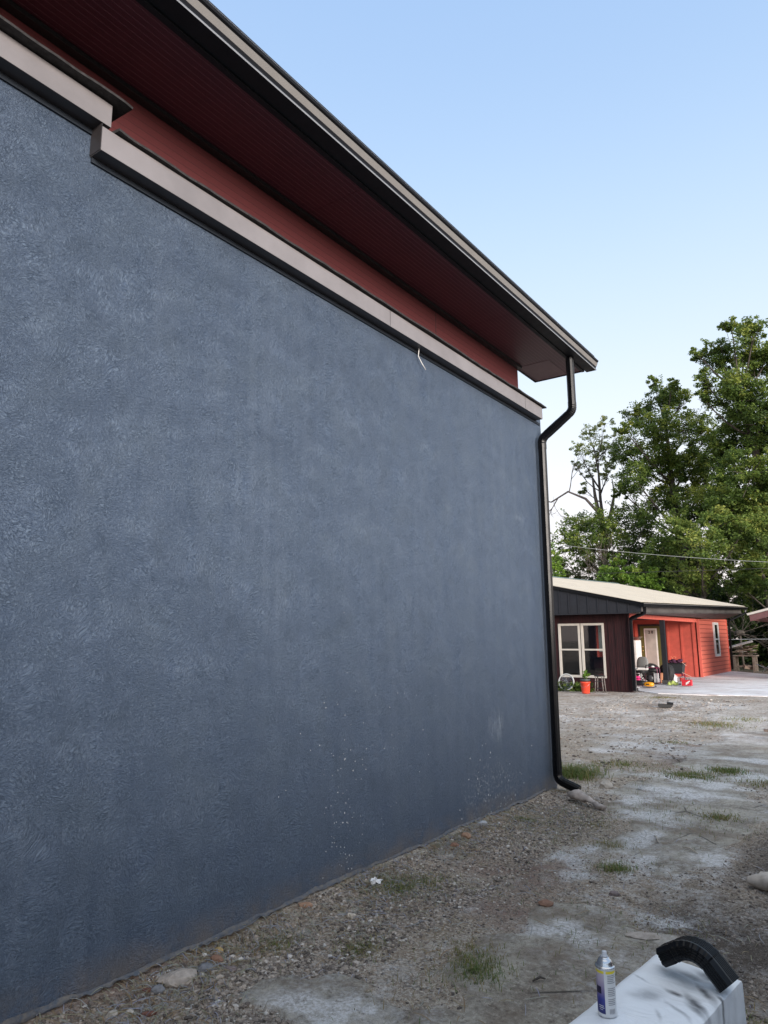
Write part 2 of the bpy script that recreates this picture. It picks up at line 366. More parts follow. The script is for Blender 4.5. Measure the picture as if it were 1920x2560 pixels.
loose = k.math('SUBTRACT', 1.0, k.math('MULTIPLY', k.attr('conc'), .93))
ga = k.math('MULTIPLY', k.math('MULTIPLY', onA, loose), k.rng(k.noise(2.4, 3), .40, .60, .15, 1)); gb_ = k.math('MULTIPLY', k.math('MULTIPLY', onB, loose), k.rng(k.noise(1.6, 3), .45, .6, .1, 1))
soil = k.mix(k.rng(k.noise(40, 6, .8), .36, .47, .85, 0), soil, (.060, .044, .033)); soil = k.mix(ga, soil, tA); soil = k.mix(gb_, soil, tB)
conc = k.mix(k.rng(k.noise(3, 6, .75), .38, .62), (.24, .205, .165), (.54, .485, .40))
conc = k.mix(k.rng(k.noise(170, 4, .8), .5, .72, 0, .8), conc, (.46, .44, .41)); conc = k.mix(k.rng(k.noise(120, 4, .8), .32, .44, .7, 0), conc, (.08, .076, .068))
conc = k.mix(k.rng(k.noise(34, 5, .8), .50, .62, 0, .7), conc, (.62, .56, .47)); conc = k.mix(k.rng(k.noise(26, 5, .8), .36, .47, .75, 0), conc, (.15, .12, .095)); conc = k.mix(k.rng(k.noise(1.7, 5, .65), .48, .64, 0, .7), conc, (.22, .165, .12))
crack = k.rng(k.vor(1.3, vec=k.mapping((1, .6, 1)), feature='DISTANCE_TO_EDGE'), 0, .012, 1, 0)
conc = k.mix(k.math('MULTIPLY', crack, k.rng(k.noise(1.2, 2), .5, .56)), conc, (.05, .044, .038))
colr = k.mix(k.rng(k.math('ADD', k.attr('conc'), k.math('MULTIPLY', k.math('SUBTRACT', k.noise(7, 7, .8), .5), 1.7)), .30, .75), soil, conc)
dn = k.math('ADD', k.math('MULTIPLY', k.noise(3.2, 6, .75, .6), .62), k.math('MULTIPLY', k.noise(75, 4, .85), .80))
spk = k.rng(k.noise(45, 6, .85), .41, .58); cld = k.rng(k.noise(4.2, 6, .76, .4), .36, .56)
hz_ = k.math('MULTIPLY', k.rng(k.noise(1.15, 6, .74, vec=k.mapping((1, .6, 1))), .47, .60, 0, .72), k.rng(k.noise(9, 5, .75), .42, .6))
dust = k.math('MULTIPLY', k.math('ADD', k.math('MULTIPLY', k.math('MULTIPLY', k.attr('dust'), cld), 1.9), hz_, True), k.math('ADD', k.math('MULTIPLY', spk, .85), .16), True)
colr = k.mix(dust, colr, (.86, .84, .83))
# far gravel yard paler
spy = k.n('ShaderNodeSeparateXYZ'); k.l(o_, spy.inputs[0])
farm = k.math('MULTIPLY', k.rng(spy.outputs['Y'], 10, 15), k.rng(spy.outputs['Y'], 24, 30, 1, 0))
yard = k.mix(k.rng(k.noise(16, 5, .75, vec=k.mapping((1, .45, 1))), .38, .66), (.24, .19, .155), (.78, .73, .67))
yard = k.mix(k.rng(k.noise(.75, 6, .72), .46, .62, 0, .8), yard, (.26, .185, .135)); yard = k.mix(k.rng(k.noise(1.25, 6, .75, .4), .54, .66, 0, .8), yard, (.86, .84, .82))
colr = k.mix(k.math('MULTIPLY', farm, k.rng(k.noise(1.0, 4, .6, vec=k.mapping((1, .5, 1))), .34, .56, .25, .85)), colr, yard)
colr = k.mix(k.rng(spy.outputs['Y'], 34, 40), colr, (.045, .045, .025))
k.col(colr); k.rough(.92); k.b.inputs['Specular IOR Level'].default_value = .25
hsum = k.math('ADD', k.math('ADD', k.math('MULTIPLY', ga, hA), k.math('MULTIPLY', k.math('MULTIPLY', gb_, hB), 2.2)), k.math('ADD', k.math('MULTIPLY', fin, .7), k.math('MULTIPLY', k.noise(250, 3, .7), .4)))
k.bump(hsum, 1.0, .020)
ground = np_mesh('ground', np.stack([GX.ravel(), GY.ravel(), GZ.ravel()], 1), FQ, k.m, att, True)
tag(ground, kind='structure')
# concrete apron in front of the house, brushed white wash
k = NT('whitewashed_concrete')
stk = k.noise(1.5, 6, .7, .5, vec=k.mapping((.35, 2.6, 1), rot=(0, 0, R(8)))); stk2 = k.noise(9, 4, .7, vec=k.mapping((.3, 2.2, 1), rot=(0, 0, R(4))))
cc = k.mix(k.rng(stk, .38, .58), (.34, .28, .265), (.84, .83, .83)); cc = k.mix(k.rng(stk2, .42, .6, 0, .75), cc, (.92, .92, .93))
cc = k.mix(k.rng(k.noise(.8, 4), .52, .62, 0, .35), cc, (.45, .38, .35)); k.col(cc); k.rough(.8)
m = MB(); edge = [(-7.0, 23.9), (-6.6, 22.6), (-5.85, 21.9), (-4.6, 22.0), (-3.06, 22.3), (-1.5, 22.2), (.5, 22.4), (3, 22.3)]
far = [(3, 35.2), (.5, 35.2), (-1.5, 35.4), (-3.06, 35.2), (-4.6, 35.0), (-5.6, 36.4), (-6.45, 37.6), (-12.5, 37.6)]
top = []
pts = edge[::1] + far + [(-12.5, 23.9)]
n_ = len(pts); m.add([(x, y, .010) for x, y in pts] + [(x, y, -.1) for x, y in pts], [tuple(range(n_))] + [(i, i + n_, (i + 1) % n_ + n_, (i + 1) % n_) for i in range(n_)])
tag(m.build('patio', k.m), kind='structure')

# ------------------------------------------------------------------ big stucco building on the left
WX = -3.17; YE = 7.66; YB = -9.0; BX = -13.0
bld = empty('stucco_building', (WX, YE, 0), 'tall dark blue-grey stucco building with burgundy soffit and black gutter filling the left side', 'building')
# front wall as a grid with slight waviness, lower edge ragged
ys = np.linspace(YB, YE, 420); zs = np.linspace(0, 4.235, 90)
YY, ZZ = np.meshgrid(ys, zs); XX = WX + (vnoise(YY, ZZ, 1.6, 11) - .5) * .004
low = .008 + .018 * vnoise(YY, ZZ * 0, .25, 14) + .012 * vnoise(YY, ZZ * 0, .06, 15)
XX[:, -1] = WX
ZZ = np.where(ZZ < .001, low, ZZ)
ii = np.arange(YY.size).reshape(YY.shape)
FF = np.stack([ii[:-1, :-1], ii[:-1, 1:], ii[1:, 1:], ii[1:, :-1]], -1).reshape(-1, 4)
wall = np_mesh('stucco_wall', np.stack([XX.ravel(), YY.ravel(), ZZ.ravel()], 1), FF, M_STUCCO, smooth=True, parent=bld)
wall.data.update()
# object coords of the wall: make its local origin the world's so the material's scuffs sit where they should
wall.location = (-WX, -YE, 0); me = wall.data; co = np.empty(len(me.vertices) * 3, np.float32); me.vertices.foreach_get('co', co); co = co.reshape(-1, 3) + np.array([WX, YE, 0], np.float32); me.vertices.foreach_set('co', co.ravel()); me.update()
m = MB(); m.box(BX, YB, 0, BX + .2, YE, 4.15); m.box(BX + .2, YE - .2, 0, WX - .004, YE, 4.15); m.box(BX + .2, YB, 0, WX - .004, YB + .2, 4.15); m.box(WX - .2, YB + .2, 0.0, WX - .02, YE - .2, 4.15)
m.build('end_wall', M_STUCCO, bld)
# broken strip of peeling stucco along the foot of the wall
rnd = random.Random(5)
m = MB(); y = 1.0; N_ = 700; vs = []; fs = []
yy = np.linspace(.6, 7.35, N_)
outw = .004 + .022 * np.clip(vnoise(yy, yy * 0, .5, 21) - .45, 0, 1) + .016 * vnoise(yy, yy * 0, .07, 22) * vnoise(yy, yy * 0, .4, 28) + .008 * vnoise(yy, yy * 0, .02, 27)
bump_ = np.exp(-((yy - 2.95) / .28) ** 2) * .030 + np.exp(-((yy - 2.25) / .2) ** 2) * .018
outw += bump_
hi = .012 + .022 * vnoise(yy, yy * 0, .2, 23); lo = .002 + .020 * vnoise(yy, yy * 0, .03, 24) + bump_ * .5
m.smooth = True
for i in range(N_):
    yq = float(yy[i]); g = gz(WX + .03, yq)
    vs += [(WX + .0035, yq, g + float(hi[i]) + .008), (WX + float(outw[i]) * .45, yq, g + float(hi[i]) * .75), (WX + float(outw[i]), yq, g + float(lo[i])), (WX + float(outw[i]) - .006, yq, g + float(lo[i]) - .004), (WX - .02, yq, g + .02)]
for i in range(N_ - 1):
    for j in range(4): fs.append((i * 5 + j, i * 5 + 5 + j, i * 5 + 6 + j, i * 5 + 1 + j))
m.add(vs, fs); m.build('foot_strip', M_RIM, bld)
# paint spatter specks on the wall
m = MB(); rnd = random.Random(8)
def speck(y, z, r):
    a0 = rnd.random(); n = 6; e = rnd.uniform(1, 1.8)
    m.add([(WX + .0075, y, z)] + [(WX + .005, y + r * math.cos(a0 + 2 * PI * q / n), z + r * e * math.sin(a0 + 2 * PI * q / n)) for q in range(n)], [(0, 1 + q, 1 + (q + 1) % n) for q in range(n)])
for i in range(80): speck(rnd.gauss(3.95, .12) , abs(rnd.gauss(.45, .34)) + .06, rnd.uniform(.0014, .0040))
for i in range(34): speck(rnd.uniform(3.2, 5.2), rnd.uniform(.1, 1.25), rnd.uniform(.0012, .0032))
for i in range(40): speck(rnd.gauss(6.2, .35), abs(rnd.gauss(.2, .2)) + .05, rnd.uniform(.003, .006))
o = m.build('paint_spatter', plain('white_paint_spots', (.62, .64, .66), .6), bld); o['kind'] = 'stuff'
# metal trim boxes
def trim(name, y0, y1, z0, z1, x1=-3.07, seams=()):
    m = MB(); m.box(WX - .04, y0, z0, x1, y1, z1)
    m.mi = 1
    m.add([(WX + .006, y0 + .002, z0 - .002), (x1 - .003, y0 + .002, z0 - .002), (x1 - .003, y1 - .002, z0 - .002), (WX + .006, y1 - .002, z0 - .002)], [(0, 3, 2, 1)])
    for s_ in seams: m.box(x1, s_, z0 + .004, x1 + .0016, s_ + .0035, z1 - .004)
    o = m.build(name, [M_TRIM, M_DARKTRIM], bld); return o
trim('trim_board', 1.825, 7.49, 4.09, 4.225, seams=(4.42, 7.02))
trim('trim_board', YB, 1.872, 4.247, 4.375)
# shadow under the trim, painted as a dark strip
m = MB(); m.box(WX + .001, 1.83, 4.06, WX + .012, 7.62, 4.088); m.box(WX + .001, YB, 4.215, WX + .012, 1.84, 4.245); m.build('trim_shadow_strip', pm('painted_trim_shadow', (.010, .016, .026), .7), bld)
# end return of the lower trim (dark small face)
m = MB(); m.box(WX + .002, 1.821, 4.092, -3.072, 1.8245, 4.243); m.build('trim_cap', M_DARKTRIM, bld)
# ragged shingle lip over the trim
def lip(y0, y1, z, x_out):
    m = MB(); n = int((y1 - y0) / .03); vs = []; fs = []
    for i in range(n + 1):
        y = y0 + (y1 - y0) * i / n
        xo = x_out + .012 * float(vnoise(np.array([y]), np.array([0.]), .12, 31)[0]) + .012 * float(vnoise(np.array([y]), np.array([3.]), .5, 32)[0])
        zz = z + .012 * (float(vnoise(np.array([y]), np.array([9.]), .3, 33)[0]) - .5)
        vs += [(-3.42, y, z + .085), (xo, y, zz + .018), (xo, y, zz + .004), (-3.42, y, z + .03)]
    for i in range(n):
        for j in range(4): fs.append((i * 4 + j, i * 4 + (j + 1) % 4, i * 4 + 4 + (j + 1) % 4, i * 4 + 4 + j))
    fs += [(0, 3, 2, 1), (n * 4, n * 4 + 1, n * 4 + 2, n * 4 + 3)]
    m.add(vs, fs); m.build('shingle_ledge', M_SHINGLE, bld)
lip(1.9, 7.56, 4.229, -3.055); lip(YB, 1.955, 4.38, -3.025)
# upper clapboard wall
UX = -3.32
m = MB(); m.box(UX - .15, 1.2, 4.15, UX, 7.41, 4.752); m.box(UX - .15, YB, 4.15, UX, 1.19, 4.752)
m.box(BX, 7.26, 4.15, UX - .15, 7.409, 4.752); m.box(BX, YB, 4.15, UX - .15, YB + .15, 4.752)
m.build('upper_wall', M_UPSIDE, bld)
m = MB(); m.box(UX + .0005, 5.55, 4.25, UX + .003, 5.555, 4.72); m.build('siding_joint', M_DARKTRIM, bld)
m = MB(); m.box(UX, YB, 4.726, UX + .055, 7.415, 4.7545); m.build('frieze_board', M_BLK, bld)
m = MB(); m.box(BX - .2, YB - .3, 4.756, -2.757, 7.42, 4.775); m.box(-3.335, 7.42, 4.756, -2.757, 7.98, 4.775)
for y in (1.2, 3.64, 6.08): m.box(UX + .03, y, 4.7545, -2.77, y + .003, 4.7562)
m.build('soffit', M_SOFFIT, bld)
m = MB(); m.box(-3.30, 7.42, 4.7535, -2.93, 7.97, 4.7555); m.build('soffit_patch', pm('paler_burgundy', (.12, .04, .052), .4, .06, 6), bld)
m = MB(); m.box(-2.756, YB - .3, 4.745, -2.722, 8.0, 4.90); m.box(-3.335, 7.981, 4.748, -2.757, 8.0, 4.90); m.box(-3.355, 7.421, 4.748, -3.336, 8.0, 4.90); m.build('fascia', M_FASC, bld)
m = MB(); m.box(BX - .25, YB - .35, 4.901, -2.60, 7.44, 4.925); m.box(-3.37, 7.44, 4.901, -2.60, 8.03, 4.925); m.build('roof', M_CHAR, bld)
# K-style gutter: dark back and floor, grey ogee face, dark rolled lip, highlights painted on as pale edges
def gutter(y0, y1):
    P = [(-2.720, 4.885), (-2.718, 4.757), (-2.600, 4.757), (-2.595, 4.764), (-2.600, 4.770), (-2.604, 4.786), (-2.596, 4.800), (-2.578, 4.838), (-2.582, 4.846), (-2.570, 4.852), (-2.564, 4.868), (-2.568, 4.874), (-2.580, 4.874), (-2.590, 4.850), (-2.612, 4.812), (-2.615, 4.766), (-2.706, 4.766), (-2.708, 4.885)]
    col = [0, 0, 1, 0, 0, 0, 2, 0, 0, 0, 1, 0, 0, 0, 0, 0, 0, 0]
    m = MB(); n = len(P)
    m.add([(x, y0, z) for x, z in P] + [(x, y1, z) for x, z in P], [])
    for j in range(n):
        m.mi = col[j]; m.f.append((j, (j + 1) % n, n + (j + 1) % n, n + j)); m.m.append(col[j]); m.sm.append(False)
    g = m.build('gutter', [M_FASC, M_EDGE_HILITE, M_GUT_G], bld)
    cp = P[:13]; c = len(cp)
    for yy_, s_ in ((y1, 1), (y0, -1)):
        m = MB()
        m.add([(x, yy_, z) for x, z in cp] + [(x, yy_ + s_ * .004, z) for x, z in cp], [tuple(range(c)), tuple(range(2 * c - 1, c - 1, -1))] + [(i, i + c, (i + 1) % c + c, (i + 1) % c) for i in range(c)])
        m.build('end_cap', M_FASC, g)
M_EDGE_HILITE = plain('painted_edge_highlight', (.42, .45, .50), .35, .3)
gutter(YB - .3, 8.06)
# ribbed downspout with elbows
def ribbed(w_, h_, nr=4, d=.0045, c=.018):
    """rounded rectangle with ribs on its four sides: list of (side, up)"""
    P = []
    def side(ax, ay, bx, by, ribs):
        L = math.hypot(bx - ax, by - ay); tx, ty = (bx - ax) / L, (by - ay) / L; nx_, ny_ = ty, -tx
        P.append((ax, ay))
        for i in range(ribs):
            for t, q in ((.0, 0), (.25, 1), (.5, 1), (.75, 0)):
                u = L * (.12 + .76 * (i + t) / ribs); P.append((ax + tx * u - nx_ * d * q, ay + ty * u - ny_ * d * q))
        P.append((bx, by))
    a, b = w_ / 2, h_ / 2
    side(-a + c, -b, a - c, -b, nr); side(a, -b + c, a, b - c, 3); side(a - c, b, -a + c, b, nr); side(-a, b - c, -a, -b + c, 3)
    return P
def arc(c, r, a0, a1, n, y):
    return [(c[0] + r * math.cos(a0 + (a1 - a0) * i / n), y, c[1] + r * math.sin(a0 + (a1 - a0) * i / n)) for i in range(n + 1)]
DY = 7.50; XU = -2.715; XL = -3.095
PR = ribbed(.095, .075)
m = MB(); m.sweep([(XL, DY, .24), (XL, DY, 3.80)], PR, up=(1, 0, 0))
dsp = m.build('downspout', M_BLACK, bld)
def elbow(path, parent, name='elbow', sc_=1.03):
    # crimped elbow: radius pulses along the bend
    pp = []; kk = []
    for i in range(len(path) - 1):
        a, b = Vector(path[i]), Vector(path[i + 1])
        pp += [a, a.lerp(b, .45), a.lerp(b, .55)]; kk += [sc_, sc_, sc_ * .94]
    pp.append(Vector(path[-1])); kk.append(sc_)
    m = MB(); m.sweep(pp, PR, up=(1, 0, 0) if True else (0, 0, 1), scale=kk); return m.build(name, M_BLACK, parent)
def bend(points, r, n=7):
    """round the corners of a polyline in the XZ plane"""
    P = [Vector(p) for p in points]; out = [P[0]]
    for i in range(1, len(P) - 1):
        a = (P[i - 1] - P[i]).normalized(); b = (P[i + 1] - P[i]).normalized(); ang = a.angle(b); t = r / math.tan(ang / 2)
        s, e = P[i] + a * t, P[i] + b * t; cdir = (a + b).normalized(); c = P[i] + cdir * (r / math.sin(ang / 2))
        v0, v1 = s - c, e - c; tot = v0.angle(v1); ax = v0.cross(v1).normalized()
        for q in range(n + 1): out.append(c + (Matrix.Rotation(tot * q / n, 3, ax) @ v0))
    out.append(P[-1]); return out
def sweep2(path, prof, scale, yc):
    """sweep in the XZ plane: prof side axis = Y, up axis = in-plane normal"""
    vs = []; n = len(prof)
    for i, p in enumerate(path):
        if i == 0: t = path[1] - p
        elif i == len(path) - 1: t = p - path[-2]
        else: t = (path[i + 1] - p).normalized() + (p - path[i - 1]).normalized()
        t.normalize(); nrm = Vector((t.z, 0, -t.x))
        vs += [p + Vector((0, 1, 0)) * (a * scale[i]) + nrm * (b * scale[i]) for a, b in prof]
    fs = [(i * n + j, i * n + (j + 1) % n, (i + 1) * n + (j + 1) % n, (i + 1) * n + j) for i in range(len(path) - 1) for j in range(n)]
    fs += [tuple(range(n - 1, -1, -1)), tuple((len(path) - 1) * n + j for j in range(n))]
    return vs, fs
def crimp(path, base=1.0, amp=.05, straight_ends=1):
    pp = [path[0]]; kk = [base]
    for i in range(1, len(path) - 1):
        a = path[i]; pp += [a + (path[i - 1] - a) * .18, a, a + (path[i + 1] - a) * .18]; kk += [base, base * (1 - amp), base]
    pp.append(path[-1]); kk.append(base); return pp, kk
full = bend([(XU, DY, 4.757), (XU, DY, 4.125), (XL, DY, 3.86), (XL, DY, 3.55)], .095, 6)
k1 = 1; mid = 8
upper = full[:2]
m = MB(); v_, f_ = sweep2([full[0], full[0].lerp(full[1], 1.0)], PR, [1, 1], DY); m.add(v_, f_); m.build('pipe', M_BLACK, dsp)
e1 = full[1:8] ; e2 = full[8:15]
pp, kk = crimp([full[1] + Vector((0, 0, .05))] + e1 + [full[7].lerp(full[8], .45)], 1.05); m = MB(); v_, f_ = sweep2(pp, PR, kk, DY); m.add(v_, f_); m.build('elbow', M_BLACK, dsp)
pp, kk = crimp([full[7].lerp(full[8], .4)] + e2 + [e2[-1] + Vector((0, 0, -.07))], 1.09); m = MB(); v_, f_ = sweep2(pp, PR, kk, DY); m.add(v_, f_); m.build('elbow', M_BLACK, dsp)
lowp = bend([(XL, DY, .34), (XL, DY, .125), (-2.865, DY, .045)], .085, 6)
pp, kk = crimp(lowp, 1.06); m = MB(); v_, f_ = sweep2(pp, PR, kk, DY); m.add(v_, f_); m.build('elbow', M_BLACK, dsp)
# loose white wire hanging under the trim
def on_wall(y, z, d=.01): return (WX + d, y, z)
m = MB(); m.smooth = True; m.tube([(-3.12, 4.93, 4.092), (-3.145, 4.955, 4.03), (-3.135, 4.99, 3.98), (-3.13, 5.05, 3.93)], .004, 6); m.build('wire', M_WHITE, bld)

# ------------------------------------------------------------------ orange and dark house beyond the yard
house = empty('orange_house', (-6.6, 22.0, 0), 'low orange and dark brown house with a cream metal roof behind the gravel yard', 'house')
def eave(y): return 2.64 + (y - 21.5) * (.40 / 16.5)
def eavex(y): return -6.02 + (y - 21.5) * (.22 / 16.5)
PIT = .228
def roofz(x, y): return eave(y) + (eavex(y) - x) * PIT
RX = -11.8; YF = 38.0
# dark wooden screen wall with two tall windows
DW = 22.0
wins = [(-8.80, -8.13), (-8.06, -7.37)]; wz0, wz1 = .42, 2.03
m = MB()
xs = [-12.2] + [q for w_ in wins for q in w_] + [-6.60]
for a, b in ((-12.2, wins[0][0]), (wins[0][1], wins[1][0]), (wins[1][1], -6.60)): m.box(a, DW, 0, b, DW + .12, 2.36)
for a, b in wins: m.box(a, DW, 0, b, DW + .12, wz0); m.box(a, DW, wz1, b, DW + .12, 2.36)
x = -8.95
m.build('screen_wall', M_DARKWOOD, house)
for x in (-7.22, -7.02, -6.80, -8.98, -9.3): 
    m = MB(); m.box(x, DW - .012, .02, x + .035, DW - .001, 2.33); m.build('batten', M_DARKWOOD, house)
for wi, (a, b) in enumerate(wins):
    m = MB(); f = .055
    zr = wz0 + (wz1 - wz0) * .51
    m.box(a - .02, DW - .03, wz0 - .03, a + f - .01, DW + .07, wz1 + .02); m.box(b - f + .01, DW - .03, wz0 - .03, b + .02, DW + .07, wz1 + .02)
    m.box(a + f - .01, DW - .03, wz0 - .03, b - f + .01, DW + .07, wz0 + f - .01); m.box(a + f - .01, DW - .03, wz1 - f + .01, b - f + .01, DW + .07, wz1 + .02); m.box(a + f - .01, DW - .028, zr - .024, b - f + .01, DW + .06, zr + .024)
    wn = m.build('window', M_CREAM, house)
    m = MB(); m.box(a + f - .01, DW + .03, wz0 + f - .01, b - f + .01, DW + .036, zr - .03); m.box(a + f - .01, DW + .03, zr + .03, b - f + .01, DW + .036, wz1 - f + .01); m.build('pane', M_GLASS, wn)
# what is seen through them
m = MB(); m.box(-9.6, 23.2, 0, -8.05, 23.3, 2.3); m.build('partition', M_DARKWOOD, house)
m = MB(); m.box(-8.05, 23.5, 1.15, -7.62, 23.55, 2.3); m.build('partition', pm('pale_siding', (.34, .40, .38), .6, .2, 3, stretch=(1, 1, 9)), house)['label'] = 'pale green siding behind the glass'
m = MB(); m.box(-8.0, 22.5, .96, -7.3, 22.8, 1.0); m.build('shelf', M_GREYBM, house)
m = MB(); m.box(-8.0, 22.8, 0.45, -7.3, 22.85, .96); m.build('shelf_panel', pm('dull_rose', (.16, .07, .075), .6, .2), house)
m = MB(); m.box(-7.8, 22.3, .56, -7.25, 22.5, .66); m.build('bench', pm('tan_board', (.5, .38, .27), .6), house)
# gable of black board and batten, overhanging
GY0 = 21.52
m = MB()
def gt(x): return roofz(x, GY0) - .07
m.add([(-6.33, GY0, 2.34), (-12.0, GY0, 2.34), (-12.0, GY0, gt(-12.0)), (-6.33, GY0, gt(-6.33)), (-6.33, GY0 + .05, 2.34), (-12.0, GY0 + .05, 2.34), (-12.0, GY0 + .05, gt(-12)), (-6.33, GY0 + .05, gt(-6.33))],
      [(0, 1, 2, 3), (7, 6, 5, 4), (0, 4, 5, 1), (2, 6, 7, 3), (0, 3, 7, 4), (1, 5, 6, 2)])
gb = m.build('gable_panel', M_CHAR, house)
for i in range(18):
    x = -6.40 - i * .305; m = MB(); m.add([(x, GY0 - .02, 2.35), (x - .035, GY0 - .02, 2.35), (x - .035, GY0 - .02, gt(x) - .02), (x, GY0 - .02, gt(x) - .02), (x, GY0 - .001, 2.35), (x - .035, GY0 - .001, 2.35), (x - .035, GY0 - .001, gt(x) - .02), (x, GY0 - .001, gt(x) - .02)],
      [(0, 1, 2, 3), (0, 4, 5, 1), (2, 6, 7, 3), (0, 3, 7, 4), (1, 5, 6, 2)]); m.build('batten', M_CHAR, gb)
m = MB(); m.box(-12, GY0 - .025, 2.31, -6.3, GY0 + .05, 2.338); m.box(-12, GY0 + .05, 2.325, -6.6, DW, 2.337); m.build('gable_sill', M_CHAR, house)
m = MB(); m.hexa([(-6.33, GY0, 2.34), (-6.06, GY0, 2.34), (-6.06, GY0 + .05, 2.34), (-6.33, GY0 + .05, 2.34)], [(-6.33, GY0, roofz(-6.33, GY0) - .07), (-6.06, GY0, roofz(-6.06, GY0) - .05), (-6.06, GY0 + .05, roofz(-6.06, GY0) - .05), (-6.33, GY0 + .05, roofz(-6.33, GY0) - .07)]); m.build('eave_return', M_CHAR, house)
# rake board
m = MB(); m.hexa([(-12.0, GY0 - .07, roofz(-12, GY0) - .12), (-6.04, GY0 - .07, roofz(-6.04, GY0) - .12), (-6.04, GY0 - .022, roofz(-6.04, GY0) - .12), (-12.0, GY0 - .022, roofz(-12, GY0) - .12)],
       [(-12.0, GY0 - .07, roofz(-12, GY0) - .004), (-6.04, GY0 - .07, roofz(-6.04, GY0) - .004), (-6.04, GY0 - .022, roofz(-6.04, GY0) - .004), (-12.0, GY0 - .022, roofz(-12, GY0) - .004)])
m.build('rake_board', M_BLACK, house)
# roof: ribbed metal sheets
m = MB(); Y0 = GY0 - .09; n = 64
vs = []; fs = []
for i in range(n + 1):
    y = Y0 + (YF - Y0) * i / n
    for dy, dz in ((0, 0), (.012, .018), (.05, .018), (.062, 0)):
        y2 = min(y + dy, YF)
        vs += [(eavex(y2), y2, roofz(eavex(y2), y2) + dz), (RX, y2, roofz(RX, y2) + dz), (RX, y2, roofz(RX, y2) - .03), (eavex(y2), y2, roofz(eavex(y2), y2) - .012)]
q = len(vs) // 4
for i in range(q - 1):
    for j in range(4): fs.append((i * 4 + j, i * 4 + (j + 1) % 4, i * 4 + 4 + (j + 1) % 4, i * 4 + 4 + j))
fs += [(3, 2, 1, 0), ((q - 1) * 4, (q - 1) * 4 + 1, (q - 1) * 4 + 2, (q - 1) * 4 + 3)]
m.add(vs, fs); rf = m.build('roof', M_ROOF, house)
m = MB(); m.hexa([(-17.5, Y0, roofz(RX, Y0) - 1.3), (RX + .0, Y0, roofz(RX, Y0) - .03), (RX, YF, roofz(RX, YF) - .03), (-17.5, YF, roofz(RX, YF) - 1.3)], [(-17.5, Y0, roofz(RX, Y0) - 1.27), (RX, Y0, roofz(RX, Y0)), (RX, YF, roofz(RX, YF)), (-17.5, YF, roofz(RX, YF) - 1.27)])
m.build('roof', M_ROOF, house)
m = MB(); m.sweep([(RX, Y0, roofz(RX, Y0) + .03), (RX, YF, roofz(RX, YF) + .03)], [(-.12, -.03), (0, .02), (.12, -.03)]); m.build('ridge_cap', plain('green_grey_cap', (.20, .26, .24), .5), rf)
m = MB()
for z_, x_ in ((0, 0),):
    m.hexa([(-13.2, YF, roofz(-13.2, YF) - .2), (eavex(YF), YF, roofz(eavex(YF), YF) - .12), (eavex(YF), YF + .03, roofz(eavex(YF), YF) - .12), (-13.2, YF + .03, roofz(-13.2, YF) - .2)],
           [(-13.2, YF, roofz(-13.2, YF) - .01), (eavex(YF), YF, roofz(eavex(YF), YF) - .01), (eavex(YF), YF + .03, roofz(eavex(YF), YF) - .01), (-13.2, YF + .03, roofz(-13.2, YF) - .01)])
m.build('rake_board', M_BLACK, house)
# eave: gutter, beam, soffit
def along(x0, x1, z0, z1, ya, yb, name, mat):
    m = MB(); m.hexa([(eavex(ya) + x0, ya, eave(ya) + z0), (eavex(ya) + x1, ya, eave(ya) + z0), (eavex(yb) + x1, yb, eave(yb) + z0), (eavex(yb) + x0, yb, eave(yb) + z0)],
                     [(eavex(ya) + x0, ya, eave(ya) + z1), (eavex(ya) + x1, ya, eave(ya) + z1), (eavex(yb) + x1, yb, eave(yb) + z1), (eavex(yb) + x0, yb, eave(yb) + z1)]); return m.build(name, mat, house)
gh = along(-.05, .08, -.15, -.035, Y0, YF + .1, 'gutter', M_BLACK)
m = MB(); m.hexa([(eavex(Y0) + .081, Y0, eave(Y0) - .06), (eavex(Y0) + .09, Y0, eave(Y0) - .06), (eavex(YF) + .09, YF + .1, eave(YF) - .06), (eavex(YF) + .081, YF + .1, eave(YF) - .06)], [(eavex(Y0) + .081, Y0, eave(Y0) - .045), (eavex(Y0) + .09, Y0, eave(Y0) - .045), (eavex(YF) + .09, YF + .1, eave(YF) - .045), (eavex(YF) + .081, YF + .1, eave(YF) - .045)]); m.build('lip', M_GUT_G, gh)
along(-.18, -.10, -.34, -.02, GY0 + .1, YF - .6, 'beam', M_GREYBM)
SB = -.30
m = MB(); ya, yb = GY0 + .06, YF - .3
m.add([(eavex(ya) - .10, ya, eave(ya) + SB - .03), (-6.75, ya, 2.335), (-6.75, yb, 2.43), (eavex(yb) - .10, yb, eave(yb) + SB - .03), (eavex(ya) - .10, ya, eave(ya) + SB - .01), (-6.75, ya, 2.36), (-6.75, yb, 2.455), (eavex(yb) - .10, yb, eave(yb) + SB - .01)],
      [(0, 1, 2, 3), (7, 6, 5, 4), (0, 4, 5, 1), (2, 6, 7, 3), (0, 3, 7, 4), (1, 5, 6, 2)]); m.build('soffit', M_SOFG, house)
m = MB(); m.box(-12.2, DW + .12, 2.34, -6.76, 31.5, 2.37); m.build('porch_ceiling', M_DARKWOOD, house)
# coral header over the porch
m = MB(); m.hexa([(-6.72, 22.2, 2.20), (-6.60, 22.2, 2.20), (-6.62, 31.3, 2.20), (-6.74, 31.3, 2.20)], [(-6.72, 22.2, 2.332), (-6.60, 22.2, 2.332), (-6.62, 31.3, 2.335), (-6.74, 31.3, 2.335)]); m.build('header', M_ORANGE_TR, house)
